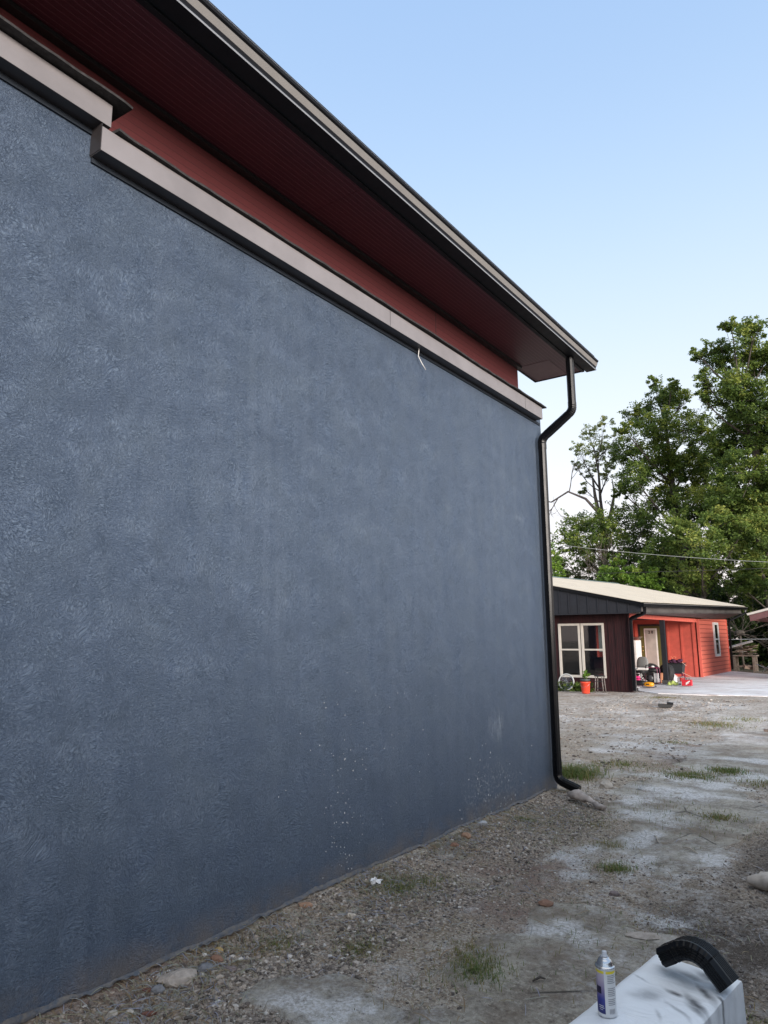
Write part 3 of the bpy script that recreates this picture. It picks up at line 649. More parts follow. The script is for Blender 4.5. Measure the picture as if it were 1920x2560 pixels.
# siding block
SX = -6.66
m = MB(); m.hexa([(-12.2, 31.45, 0), (SX, 31.45, 0), (SX + .06, 37.4, 0), (-12.2, 37.4, 0)], [(-12.2, 31.45, 2.34), (SX, 31.45, 2.34), (SX + .06, 37.4, 2.425), (-12.2, 37.4, 2.425)])
sb = m.build('siding_wall', M_ORANGE_LAP, house)
for y, z, w_ in ((31.42, 2.335, .10), (37.35, 2.42, .10)):
    m = MB(); m.box(SX - .06, y, 0, SX + .085, y + w_, z - .003); m.build('corner_board', M_ORANGE_TR, sb)
# its narrow window
def sidx(y): return SX + .06 * (y - 31.45) / 5.95
m = MB(); wy0, wy1, a0, a1 = 34.35, 35.35, .76, 2.25; xx = sidx(34.85)
for q in ((wy0, wy0 + .14, a0, a1), (wy1 - .14, wy1, a0, a1)): m.box(xx, q[0], q[2], xx + .06, q[1], q[3])
for q in ((a0, a0 + .11), (a1 - .11, a1), (1.48, 1.54)): m.box(xx, wy0 + .14, q[0], xx + .058, wy1 - .14, q[1])
wn = m.build('window', M_WHITE, sb)
m = MB(); m.box(xx + .03, wy0 + .14, a0 + .11, xx + .036, wy1 - .14, 1.48); m.box(xx + .03, wy0 + .14, 1.54, xx + .036, wy1 - .14, a1 - .11); m.build('pane', M_GLASS, wn)
m = MB(); m.box(xx + .0225, wy0 + .14, a0 + .11, xx + .026, wy0 + .5, a1 - .11); m.mi = 1; m.box(xx + .0225, wy0 + .5, a0 + .11, xx + .026, wy1 - .14, a1 - .11); m.build('curtain', [pm('dark_room', (.02, .02, .02), .8), pm('pale_green_curtain', (.30, .33, .20), .8, .2, 4, stretch=(1, 12, 1))], wn)
# porch end wall with battens and the door
PY = 31.44
m = MB(); m.box(-8.0, PY - .02, 0, SX - .01, PY + .005, 2.34); m.build('porch_wall', M_ORANGE, house)
for x in (-6.86, -7.32, -7.86): 
    m = MB(); m.box(x, PY - .05, .03, x + .07, PY - .021, 2.2); m.build('batten', M_ORANGE, house)
m = MB(); m.box(-12.2, PY - .02, 0, -9.03, PY + .005, 2.34); m.box(-9.03, PY - .02, 2.16, -8.0, PY + .005, 2.34); m.build('porch_wall', M_ORANGE, house)
m = MB(); m.box(-9.62, PY - .05, .02, -9.5, PY - .021, 2.2); m.box(-9.16, PY - .06, .02, -9.04, PY - .021, 2.2); m.build('batten', M_ORANGE_TR, house)
m = MB(); m.box(-9.02, PY - .04, 0, -8.94, PY + .01, 2.155); m.box(-8.09, PY - .04, 0, -8.01, PY + .01, 2.155); m.box(-8.94, PY - .04, 2.08, -8.09, PY + .01, 2.155); df = m.build('door_frame', M_DARKTRIM, house)
m = MB(); m.box(-8.94, PY - .03, .04, -8.09, PY + .012, 2.08); dr = m.build('door', M_OLIVE, house)
m = MB(); m.box(-8.78, PY - .045, .25, -8.25, PY - .031, 1.98); m.build('glass_surround', M_WHITE, dr)
m = MB(); m.box(-8.73, PY - .052, .30, -8.30, PY - .046, 1.93); m.build('glass', M_FROST, dr)
for z in (1.05, 1.22):
    m = MB(); m.blob((-8.87, PY - .055, z), .03, .025, .03, 1, .05, 2, False); m.build('handle', M_BRASS, dr, smooth=True)
def seg_digit(ch, x, z, h, y, m, th=.018):
    w_ = h * .62
    S = {'2': ['a', 'b', 'g', 'e', 'd'], '0': ['a', 'b', 'c', 'd', 'e', 'f']}[ch]
    pos = dict(a=((0, h), (w_, h)), b=((w_, h), (w_, h / 2)), c=((w_, h / 2), (w_, 0)), d=((0, 0), (w_, 0)), e=((0, h / 2), (0, 0)), f=((0, h), (0, h / 2)), g=((0, h / 2), (w_, h / 2)))
    for s_ in S:
        (x0, z0), (x1, z1) = pos[s_]; m.box(x + min(x0, x1) - th / 2, y - .004, z + min(z0, z1) - th / 2, x + max(x0, x1) + th / 2, y, z + max(z0, z1) + th / 2)
def glyphs(text, x, z, size, y, mat, parent, name):
    cu = bpy.data.curves.new(name, 'FONT'); cu.body = text; cu.size = size; cu.extrude = .002; cu.space_character = 1.5; cu.offset = .006
    t = bpy.data.objects.new(name, cu); COL.objects.link(t); dg = bpy.context.evaluated_depsgraph_get(); me = bpy.data.meshes.new_from_object(t.evaluated_get(dg)); bpy.data.objects.remove(t)
    m_ = MB(); m_.add([(x + v.co.x, y - v.co.z, z + v.co.y) for v in me.vertices], [tuple(p.vertices) for p in me.polygons]); return m_.build(name, mat, parent)
glyphs('20', -8.60, 1.77, .16, PY - .056, M_BLK, dr, 'house_number')
# back of the porch
m = MB(); m.box(-12.3, DW + .12, 0, -12.2, 31.5, 2.34); m.build('back_wall', M_DARKWOOD, house)
m = MB(); m.box(-10.2, DW + 3.5, 0, -9.55, 31.42, 2.33); m.build('inner_wall', M_ORANGE, house)
# posts
m = MB(); m.box(-6.70, 25.9, .03, -6.55, 26.05, 2.20); m.build('post', M_CHAR, house)
m = MB(); m.box(-6.74, 25.86, .036, -6.51, 26.09, .16); m.build('post_base', M_GREYBM, house)
m = MB(); m.box(-6.60, 22.13, 0, -6.53, 22.21, 2.20); m.build('post', M_GREYBM, house)
def simple_spout(path, parent, r=.042):
    m = MB(); P = bend([Vector(p) for p in path], .09, 4); m.sweep(P, [(-r, -r), (0, -r * 1.15), (r, -r), (r * 1.15, 0), (r, r), (0, r * 1.15), (-r, r), (-r * 1.15, 0)], up=(.02, .3, 1)); return m.build('downspout', M_BLACK, parent, smooth=False)
simple_spout([(-5.98, 21.62, 2.5), (-5.99, 21.64, 2.32), (-6.50, 21.93, 2.16), (-6.52, 21.94, .05)], house)
simple_spout([(-5.78, YF - .1, 2.92), (-5.80, YF - .12, 2.72), (-6.50, YF - .45, 2.36), (-6.52, YF - .46, .1)], house)

# ------------------------------------------------------------------ trees
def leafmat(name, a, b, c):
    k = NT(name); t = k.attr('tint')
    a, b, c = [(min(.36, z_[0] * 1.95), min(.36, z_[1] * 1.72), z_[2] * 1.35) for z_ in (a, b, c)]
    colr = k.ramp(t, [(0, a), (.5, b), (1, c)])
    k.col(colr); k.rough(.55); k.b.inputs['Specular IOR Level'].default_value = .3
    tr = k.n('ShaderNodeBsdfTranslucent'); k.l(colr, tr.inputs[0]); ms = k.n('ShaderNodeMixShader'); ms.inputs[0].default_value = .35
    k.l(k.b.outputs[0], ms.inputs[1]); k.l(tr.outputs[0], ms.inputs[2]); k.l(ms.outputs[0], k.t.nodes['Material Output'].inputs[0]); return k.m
M_LEAF = leafmat('green_leaves', (.022, .045, .014), (.060, .105, .026), (.150, .190, .045))
M_LEAFD = leafmat('dark_leaves', (.012, .026, .010), (.030, .056, .016), (.070, .100, .028))
M_LEAFY = leafmat('yellow_green_leaves', (.030, .058, .018), (.078, .130, .034), (.165, .20, .06))
M_LEAFB = leafmat('bright_leaves', (.04, .085, .018), (.085, .17, .03), (.15, .26, .05))
M_LEAFP = leafmat('pale_leaves', (.07, .10, .045), (.12, .17, .075), (.2, .25, .11))
M_BARK = pm('bark', (.075, .062, .052), .9, .4, 3, .8, 12, stretch=(3, 3, .6))
M_BARKL = pm('grey_bark', (.17, .135, .12), .9, .4, 3, .8, 12, stretch=(3, 3, .6))
def leaf_cloud(rs, C, rad, n, size, tint, spread=None, droop=.0, up=.35):
    """n leaves around each centre; returns verts, faces, tints"""
    K = len(C); tot = K * n
    d = rs.normal(size=(tot, 3)); d /= np.linalg.norm(d, axis=1)[:, None]; r = rs.rand(tot) ** .45
    P = np.repeat(C, n, 0) + d * (r * np.repeat(rad, n))[:, None] * np.array([1, 1, .72])
    a = rs.normal(size=(tot, 3)); a[:, 2] = a[:, 2] * .6 - droop; a /= np.linalg.norm(a, axis=1)[:, None]
    nn = rs.normal(size=(tot, 3)); nn[:, 2] += up; b = np.cross(a, nn); b /= np.linalg.norm(b, axis=1)[:, None]
    s = size * (.6 + .8 * rs.rand(tot))[:, None]
    V = np.stack([P - a * s, P + b * s * .42, P + a * s, P - b * s * .42], 1).reshape(-1, 3)
    F = np.arange(tot * 4).reshape(-1, 4)
    T = np.repeat(np.clip(np.repeat(tint, n) + rs.normal(size=tot) * .13, 0, 1), 4)
    return V, F, T
def tree(name, label, cat, base, blobs, mat, seed, leaf=.092, dens=900, r0=.22, group=None, fill=.62, bark=None, sparse=1.0, tmid=.5, droop=.2, csize=.34, stem_z=None):
    rs = np.random.RandomState(seed); rnd = random.Random(seed)
    B = np.array(blobs, float)
    root = empty(name, (base[0], base[1], 0), label, cat, group)
    cx, cy = B[:, 0].mean(), B[:, 1].mean(); zt = B[:, 2].max(); zl = B[:, 2].min()
    if abs(cx - base[0]) > 3: pass
    tm = MB(); tm.smooth = True
    hz = stem_z or (zl + (zt - zl) * .72)
    trunk = []
    for i in range(9):
        t = i / 8; trunk.append(Vector((base[0] + (cx - base[0]) * t * t + rnd.uniform(-.15, .15) * t, base[1] + (cy - base[1]) * t * t + rnd.uniform(-.15, .15) * t, -.2 + (hz + .2) * t)))
    tm.tube(trunk, r0, 8, scale=[1.25, 1.05, .95, .86, .76, .62, .48, .34, .2])
    for bx, by, bz, br in blobs:
        z0 = max(1.5, bz - max(1.2, math.hypot(bx - cx, by - cy) * .9) - br * .3); z0 = min(z0, hz * .97)
        t = (z0 + .2) / (hz + .2); i = min(7, int(t * 8)); s_ = trunk[i].lerp(trunk[i + 1], t * 8 - i)
        e = Vector((bx, by, bz)); mid_ = s_.lerp(e, .5) + Vector((rnd.uniform(-.3, .3), rnd.uniform(-.3, .3), -.15 * (e - s_).length))
        q = [s_.lerp(mid_, u).lerp(mid_.lerp(e, u), u) for u in (0, .25, .5, .75, 1)]
        rr = r0 * (.30 + .12 * br / 1.5) * (1.1 - .6 * t)
        tm.tube(q, max(.025, rr), 5, scale=[1, .8, .62, .45, .3])
        for j in range(int(4 + br * 4)):
            v = Vector([rnd.gauss(0, 1) for _ in range(3)]).normalized() * br * rnd.uniform(.6, 1.0)
            ee = e + v; s2 = q[rnd.choice((2, 3, 4))]; mm = s2.lerp(ee, .5) + Vector((0, 0, rnd.uniform(-.1, .15)))
            tm.tube([s2, mm, ee], max(.012, rr * .28), 4, scale=[1, .7, .3], cap=False)
    tm.build('trunk', bark or M_BARK, root)
    VS, FS, TS = [], [], []; off = 0
    for bx, by, bz, br in blobs:
        kc = max(5, int(34 * br ** 1.6 * sparse))
        d = rs.normal(size=(kc, 3)); d /= np.linalg.norm(d, axis=1)[:, None]; r = (rs.rand(kc) ** .38) * br
        c = np.array([bx, by, bz]) + d * r[:, None] * np.array([1, 1, .88])
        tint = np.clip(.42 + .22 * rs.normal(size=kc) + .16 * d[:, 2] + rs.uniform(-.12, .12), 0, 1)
        n = max(6, int(1.75 * dens * br * br / kc * fill))
        V, F, T = leaf_cloud(rs, c, csize * (.6 + .8 * rs.rand(kc)) * min(1.25, max(.55, br)), n, leaf, tint, droop=droop)
        VS.append(V); FS.append(F + off); TS.append(T); off += len(V)
        # stray sprays poking out of the outline
        ks = max(2, int(5 * br)); d = rs.normal(size=(ks, 3)); d[:, 2] = np.abs(d[:, 2]) * .9; d /= np.linalg.norm(d, axis=1)[:, None]
        for q in range(ks):
            L = br * rs.uniform(.15, .5); m_ = 6; c = np.array([bx, by, bz]) + d[q] * (br * .9 + np.linspace(0, L, m_))[:, None]
            V, F, T = leaf_cloud(rs, c, np.full(m_, .10 * (1 + br * .3)), 5, leaf * .9, np.full(m_, .55), droop=droop)
            VS.append(V); FS.append(F + off); TS.append(T); off += len(V)
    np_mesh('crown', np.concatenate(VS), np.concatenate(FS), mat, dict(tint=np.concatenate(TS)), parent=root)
    return root
T1 = [(-5.0, 44.7, 19.4, 0.9), (-6.4, 46.6, 20.7, 0.65), (-7.2, 46.5, 19.1, 1.05), (-8.4, 47.0, 19.3, 0.62), (-8.4, 45.4, 19.1, 0.3), (-6.0, 47.8, 18.8, 1.52), (-4.8, 47.4, 18.4, 1.23), (-7.8, 44.2, 16.8, 0.67), (-8.0, 44.3, 15.8, 0.48), (-6.5, 45.3, 16.1, 1.56), (-4.9, 45.4, 15.0, 1.87), (-6.4, 47.9, 14.2, 2.0), (-4.2, 46.7, 13.0, 2.12), (-7.9, 47.6, 13.1, 1.26), (-5.7, 43.7, 10.5, 1.91), (-4.5, 46.4, 9.9, 2.09), (-7.1, 43.8, 9.1, 1.37), (-6.0, 46.9, 8.0, 1.9), (-4.6, 47.9, 6.8, 2.13)]
T2 = [(-12.3, 51.0, 19.7, 0.58), (-10.6, 48.4, 18.2, 0.59), (-11.7, 50.4, 18.1, 1.27), (-10.7, 51.8, 18.2, 0.8), (-13.7, 51.3, 17.5, 1.05), (-11.5, 48.2, 15.4, 1.56), (-10.2, 51.0, 15.9, 1.33), (-9.0, 51.3, 15.5, 0.93), (-13.4, 46.7, 15.3, 0.67), (-14.2, 49.5, 14.5, 1.19), (-12.3, 49.2, 13.6, 1.7), (-10.8, 51.2, 13.5, 1.94), (-9.3, 52.7, 12.9, 1.68), (-13.0, 47.0, 11.9, 1.19), (-11.8, 50.3, 11.2, 1.65), (-9.5, 48.4, 9.8, 1.8), (-14.3, 48.1, 11.4, 0.66)]
T3 = [(-9.7, 43.5, 7.7, 1.22), (-7.8, 40.3, 6.5, 1.27), (-11.0, 44.1, 6.5, 1.15), (-7.4, 44.4, 5.9, 1.37), (-9.2, 43.1, 5.0, 1.25), (-10.0, 44.2, 8.7, 0.6), (-7.3, 41.3, 7.8, 0.87), (-6.0, 41.4, 7.3, 0.76)]
T3b = [(-6.1, 44.0, 8.3, 1.35), (-5.0, 42.5, 6.9, 1.28), (-5.9, 43.2, 5.3, 1.31), (-4.7, 41.0, 4.6, 1.22), (-6.7, 42.7, 4.4, 0.87)]
T4 = [(-16.1, 51.1, 17.3, 0.6), (-18.1, 53.5, 17.4, 0.82), (-16.7, 53.6, 16.4, 0.75), (-17.9, 50.5, 15.4, 0.72), (-17.5, 53.1, 15.8, 0.93), (-19.8, 54.8, 15.4, 0.58), (-16.0, 52.0, 14.4, 0.72), (-18.8, 54.7, 15.0, 0.83), (-16.7, 52.6, 13.7, 0.61), (-18.8, 53.6, 13.2, 0.57), (-16.2, 54.6, 17.2, 0.44)]
T5 = [(-17.8, 49.3, 9.4, 1.3), (-17.8, 46.8, 8.2, 1.05), (-15.4, 46.7, 9.1, 1.13), (-17.6, 45.2, 6.8, 0.75), (-16.5, 46.4, 7.3, 1.34), (-14.6, 46.3, 7.9, 1.31), (-14.4, 49.7, 9.7, 1.39), (-13.8, 49.9, 8.0, 1.52), (-18.1, 46.5, 5.8, 1.09), (-13.8, 45.8, 6.0, 1.4), (-16.9, 48.8, 5.9, 1.26), (-12.3, 46.8, 9.1, 1.03)]
T6 = [(-13.6, 44.1, 6.2, 0.54), (-13.2, 41.8, 5.2, 0.8), (-12.0, 41.7, 5.0, 0.78), (-14.2, 42.3, 4.9, 0.58), (-14.4, 39.6, 4.6, 0.55), (-11.2, 42.0, 4.8, 0.78)]
T7 = [(-16.2, 39.8, 6.2, 0.62), (-16.6, 41.0, 5.3, 0.82), (-16.7, 40.7, 7.0, 0.34)]

TG = 'trees rising beyond the house'
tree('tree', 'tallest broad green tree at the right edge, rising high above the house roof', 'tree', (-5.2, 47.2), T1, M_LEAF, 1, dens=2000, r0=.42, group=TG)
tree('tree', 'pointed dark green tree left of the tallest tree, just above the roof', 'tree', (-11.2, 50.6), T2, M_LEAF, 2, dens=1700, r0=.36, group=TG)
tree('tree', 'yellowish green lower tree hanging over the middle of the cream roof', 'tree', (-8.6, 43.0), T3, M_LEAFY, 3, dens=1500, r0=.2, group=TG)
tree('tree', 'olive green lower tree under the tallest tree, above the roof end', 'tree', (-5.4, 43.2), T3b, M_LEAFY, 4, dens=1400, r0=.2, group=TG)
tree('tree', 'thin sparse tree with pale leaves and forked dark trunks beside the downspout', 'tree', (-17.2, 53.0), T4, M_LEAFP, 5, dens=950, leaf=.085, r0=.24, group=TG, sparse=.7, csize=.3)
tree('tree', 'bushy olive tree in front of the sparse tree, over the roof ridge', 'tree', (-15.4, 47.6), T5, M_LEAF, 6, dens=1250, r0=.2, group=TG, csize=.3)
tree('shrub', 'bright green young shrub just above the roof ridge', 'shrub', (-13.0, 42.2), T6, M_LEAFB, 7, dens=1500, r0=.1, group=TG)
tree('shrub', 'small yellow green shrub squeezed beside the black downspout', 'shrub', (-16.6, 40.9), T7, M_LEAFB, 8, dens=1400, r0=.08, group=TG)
# dense dark trees filling the woods behind
for i, (bx, by, h, lab) in enumerate([(-2.2, 50, 11, 'dark dense tree behind the scrap pile at the right edge'), (-8.0, 56, 12, 'dark tree filling the gap behind the tallest tree'), (-13.5, 58, 9, 'shadowy tree behind the pointed dark tree'),
                                      (-4.5, 60, 13, 'dark rear tree seen past the tallest tree trunk'), (-20.5, 58, 5.5, 'low dark tree behind the bushy olive tree'), (1.5, 46, 13, 'tall tree past the right edge behind the shed roof'), (5.5, 42, 14, 'tall tree standing beyond the shed')]):
    rr = random.Random(50 + i); bl = []
    for q in range(14):
        z = .8 + (h - 1.6) * q / 13 + rr.uniform(-.3, .3); bl.append((bx + rr.uniform(-2.1, 2.1), by + rr.uniform(-1.5, 1.5), z, rr.uniform(1.3, 2.0)))
    tree('tree', lab, 'tree', (bx, by), bl, M_LEAFD if i != 5 else M_LEAF, 60 + i, dens=1200, leaf=.14, r0=.3, group='dark trees at the back of the yard')
# brushy dark undergrowth under the trees
rs = np.random.RandomState(77); n = 1500
C = np.stack([rs.uniform(-26, 6, n), rs.uniform(43, 60, n), rs.rand(n) ** 1.2 * 5.2], 1); C = C[~((C[:, 2] > 3.2) & (C[:, 0] < -15))]
V, F, T = leaf_cloud(rs, C, np.full(len(C), .55), 75, .12, np.clip(rs.normal(.35, .25, len(C)), 0, 1))
tag(np_mesh('undergrowth', V, F, M_LEAFD, dict(tint=T)), 'tangled dark undergrowth along the foot of the trees', 'undergrowth', kind='stuff')
# bare limb sticking out left of the sparse tree + thick forked trunks
def branchy(m, p, d, L, r, depth, rnd):
    n = 4; pts = [p]
    for i in range(n):
        d = (d + Vector((rnd.uniform(-.28, .28), rnd.uniform(-.28, .28), rnd.uniform(-.16, .24)))).normalized(); pts.append(pts[-1] + d * L / n)
    m.tube(pts, r, 5, scale=[1, .88, .76, .64, .5], cap=False)
    if depth:
        for _ in range(3):
            i = rnd.randint(2, n); nd = (d + Vector((rnd.uniform(-.8, .8), rnd.uniform(-.8, .8), rnd.uniform(-.5, .6)))).normalized()
            branchy(m, pts[i], nd, L * rnd.uniform(.5, .75), r * .52, depth - 1, rnd)
rnd = random.Random(3)
t = empty('bare_tree', (-17.3, 51.6, 0), 'leaning old trunk with a bare limb reaching left toward the downspout', 'tree')
m = MB(); m.smooth = True
m.tube([(-17.2, 51.6, 0), (-17.0, 51.6, 5), (-16.9, 51.6, 9.5), (-17.3, 51.6, 12.0), (-17.4, 51.5, 13.6)], .22, 8, scale=[1.2, 1, .8, .55, .25])
m.tube([(-16.8, 51.6, 8.5), (-16.2, 51.7, 10.8), (-15.9, 51.7, 12.0), (-16.0, 51.7, 13.2)], .16, 7, scale=[1, .8, .55, .25])
m.build('trunk', M_BARK, t)
m = MB(); m.smooth = True; m.tube([(-17.0, 51.6, 10.6), (-18.0, 51.5, 11.9), (-19.3, 51.4, 12.6), (-20.6, 51.2, 11.9)], .14, 6, scale=[1, .75, .55, .4])
branchy(m, Vector((-20.6, 51.2, 11.9)), Vector((-.8, 0, .35)), 2.2, .05, 2, rnd); branchy(m, Vector((-20.0, 51.2, 12.2)), Vector((-.4, 0, -.7)), 2.0, .045, 2, rnd); branchy(m, Vector((-19.2, 51.4, 12.6)), Vector((.1, 0, 1)), 2.0, .045, 2, rnd)
m.tube([(-16.95, 51.6, 9.8), (-17.7, 51.6, 10.3), (-18.5, 51.6, 10.0)], .12, 6, scale=[1, .8, .5]); branchy(m, Vector((-18.2, 51.5, 10.1)), Vector((-.5, 0, .1)), 1.8, .04, 2, rnd)
m.build('limb', M_BARKL, t)
t = MB(); t.smooth = True; rnd = random.Random(12)
for i in range(46):
    branchy(t, Vector((-14.3 + rnd.gauss(0, .5), 45.0 + rnd.gauss(0, .4), rnd.uniform(4.0, 6.0))), Vector((rnd.gauss(0, .4), rnd.gauss(0, .3), rnd.uniform(.2, 1))), 1.7, .018, 1, rnd)
t.tube([(-14.3, 45, 0), (-14.3, 45, 4.2)], .12, 6)
tag(t.build('dead_shrub', M_BARKL, loc=(-14.3, 45, 0)), 'brown dead twiggy shrub tangled in the olive tree above the roof', 'shrub')
t = MB(); t.smooth = True
for i in range(18):
    a = rnd.uniform(0, 2 * PI); branchy(t, Vector((-6.55, 40.5, 1.75)), Vector((math.cos(a), math.sin(a) * .6, rnd.uniform(-.4, .9))), 1.4, .016, 2, rnd)
t.tube([(-6.5, 40.5, -.1), (-6.55, 40.5, 1.8)], .06, 6); t.blob((-6.55, 40.5, 1.8), .22, .2, .16, 3, .4, 2, False)
tag(t.build('bare_shrub', M_BARK, loc=(-6.5, 40.5, 0)), 'bare grey brown shrub with a nest of twigs above the board pile', 'shrub')

# ------------------------------------------------------------------ overhead wires, wire fence
def wire(name, a, b, sag, r, mat, label):
    a, b = Vector(a), Vector(b); m = MB(); m.smooth = True
    m.tube([a.lerp(b, i / 24) + Vector((0, 0, -sag * 4 * (i / 24) * (1 - i / 24))) for i in range(25)], r, 5); return tag(m.build(name, mat, loc=a), label, 'wire')
def pole(x, y, h, label):
    m = MB(); m.smooth = True; m.tube([(x, y, -.3), (x, y, h)], .13, 10, scale=[1.1, .85]); return tag(m.build('utility_pole', M_BARKL, loc=(x, y, 0)), label, 'pole')
wire('overhead_wire', (-20.8, 38.5, 8.1), (9.5, 39.5, 4.3), .9, .011, plain('pale_wire', (.38, .39, .38), .6), 'pale overhead wire crossing in front of the trees')
wire('overhead_wire', (-24, 20.0, 4.15), (12, 36.5, 4.5), .28, .008, M_BLK, 'thin dark wire running just above the cream roof')
pole(-20.8, 38.5, 8.4, 'wooden pole holding the pale overhead wire, behind the stucco building'); pole(9.5, 39.5, 5.0, 'wooden pole holding the pale overhead wire, past the right edge')
f = empty('wire_fence', (-6.9, 40, 0), 'thin wire fence with slim posts behind the board pile', 'fence')
for x in (-6.9, -4.9, -2.4, .2, 3, 6):
    m = MB(); m.tube([(x, 40.2 + .05 * x, -.1), (x, 40.2 + .05 * x, 1.5)], .025, 6); m.build('post', M_GREYBM, f)
for z in (1.47,):
    m = MB(); m.tube([(-8.5, 39.8, z), (8, 40.6, z + .08)], .016, 5); m.build('wire', M_CHROME, f)
m = MB(); m.obox((-2.9, 42.6, .55), 5.4, .2, 1.0); tag(m.build('low_wall', pm('pinkish_block', (.17, .125, .115), .9, .3, 4, .6, 20), loc=(-2.9, 42.6, 0)), 'low pinkish block wall behind the fence at the right edge', 'wall')

# ------------------------------------------------------------------ shed corner at the right edge
sh = empty('shed', (-3.2, 30.0, 0), 'brown shed with a pale roof edge poking in at the right side', 'shed')
def shp(x, z, y0, y1, dz): return None
m = MB(); m.hexa([(-4.47, 29.6, 2.39), (-.5, 29.6, 3.4), (-.5, 34, 3.4), (-4.47, 34, 2.39)], [(-4.50, 29.6, 2.46), (-.5, 29.6, 3.49), (-.5, 34, 3.49), (-4.50, 34, 2.46)]); m.build('roof', M_CREAM, sh)
m = MB(); m.hexa([(-4.40, 29.65, 2.17), (-.5, 29.65, 3.20), (-.5, 29.69, 3.20), (-4.40, 29.69, 2.17)], [(-4.42, 29.65, 2.388), (-.5, 29.65, 3.385), (-.5, 29.69, 3.385), (-4.42, 29.69, 2.388)]); m.build('fascia', pm('maroon_brown_paint', (.13, .055, .055), .6), sh)
m = MB(); m.hexa([(-4.38, 29.7, 2.2), (-4.34, 29.7, 2.2), (-4.34, 33.9, 2.2), (-4.38, 33.9, 2.2)], [(-4.40, 29.7, 2.38), (-4.36, 29.7, 2.38), (-4.36, 33.9, 2.38), (-4.40, 33.9, 2.38)]); m.build('fascia', pm('maroon_brown_paint_side', (.13, .055, .055), .6), sh)
m = MB(); m.box(-2.3, 30.2, 0, .4, 33.8, 2.7); m.build('wall', M_DARKWOOD, sh)

# ------------------------------------------------------------------ things in the yard by the house
# board pile on a rough wooden table
t = empty('wooden_table', (-5.9, 37.9, 0), 'rough weathered table carrying scrap boards beside the coral siding', 'table')
M_OLDW = pm('weathered_wood', (.20, .16, .13), .85, .35, 6, .6, 40, stretch=(1, 5, 5))
for x, y in ((-6.45, 37.75), (-5.62, 37.75), (-6.45, 38.5), (-5.62, 38.5)):
    m = MB(); m.box(x - .05, y - .05, -.02, x + .05, y + .05, .70); m.build('leg', M_OLDW, t)
m = MB(); m.box(-6.6, 37.65, .701, -5.5, 38.6, .75); m.build('tabletop', M_OLDW, t)
m = MB(); m.box(-6.40, 37.74, .2, -5.67, 37.78, .27); m.build('stretcher', M_OLDW, t)
rnd = random.Random(9); tones = [(.24, .16, .12), (.16, .12, .10), (.30, .22, .17), (.12, .09, .08), (.25, .21, .19)]
bm_ = [pm('board_tone_%s' % n_, c, .85, .35, 8) for n_, c in zip(('tan', 'brown', 'pale', 'dark', 'grey'), tones)]
for i in range(22):
    m = MB(); m.obox((-6.05 + rnd.uniform(-.2, .2), 38.1 + rnd.uniform(-.25, .25), .775 + .019 * i), rnd.uniform(.4, 1.1), rnd.uniform(.09, .22), .016, (rnd.uniform(-.05, .05), rnd.uniform(-.22, .16), rnd.uniform(-.7, .7)))
    lab = 'scrap board in the heap on the weathered table'
    tag(m.build('board', bm_[i % 5], loc=(-6.05, 38.1, .775 + .019 * i)), lab, 'board', 'scrap boards heaped on the table')
m = MB(); m.obox((-6.15, 37.75, 1.25), 1.15, .14, .035, (.5, -.28, 0)); m.obox((-6.1, 37.72, 1.235), 1.1, .02, .05, (.5, -.28, 0)); tag(m.build('pale_plank', pm('pale_painted_plank', (.42, .41, .40), .7, .3, 6), loc=(-6.15, 37.8, 1.2)), 'pale perforated plank slanting on top of the board heap', 'plank')
for i in range(9):
    m = MB(); a = rnd.uniform(0, PI); x, y = -4.6 + rnd.uniform(-.5, .7), 36.3 + rnd.uniform(-.3, .6); L = rnd.uniform(.5, 1.0)
    m.tube([(x - math.cos(a) * L / 2, y - math.sin(a) * L / 2, .05 + rnd.uniform(0, .04)), (x + math.cos(a) * L / 2, y + math.sin(a) * L / 2, rnd.uniform(.1, .5))], .018, 6)
    tag(m.build('scrap_rod', M_CHROME if i % 2 else M_OLDW, loc=(x, y, .05)), 'thin rod in the loose scrap beyond the patio corner', 'rod', 'scrap rods past the patio')
m = MB(); m.obox((-5.9, 37.0 + .9, .2), .4, .3, .12, (.3, .2, .5)); tag(m.build('broken_block', bm_[2], loc=(-5.9, 37.9, .15)), 'tan broken block lying under the weathered table', 'block')
# bicycle wheel
t = empty('bicycle_wheel', (-8.49, 21.55, 0), 'spoked bicycle wheel leaning on the dark wall below the left window', 'wheel')
WR = .255; wc = Vector((-8.49, 21.6, WR + .01)); tilt = Matrix.Rotation(R(-12), 3, 'X')
def wp(r, a, o_=0): return wc + tilt @ Vector((r * math.cos(a), o_, r * math.sin(a)))
m = MB(); m.smooth = True; m.tube([wp(WR - .012, 2 * PI * i / 40) for i in range(41)], .018, 6, cap=False); m.build('tyre', pm('worn_grey_rubber', (.50, .50, .48), .7), t)
m = MB(); m.smooth = True; m.tube([wp(WR - .034, 2 * PI * i / 40) for i in range(41)], .008, 6, cap=False); m.build('rim', M_CHROME, t)
for i in range(24):
    m = MB(); a = 2 * PI * i / 24; m.tube([wp(.02, a + .5 * (1 if i % 2 else -1), .02 if i % 4 < 2 else -.02), wp(WR - .036, a)], .0034, 4); m.build('spoke', M_CHROME, t)
m = MB(); m.tube([wp(0, 0, -.045), wp(0, 0, .045)], .018, 8); m.build('hub', M_BLK, t)
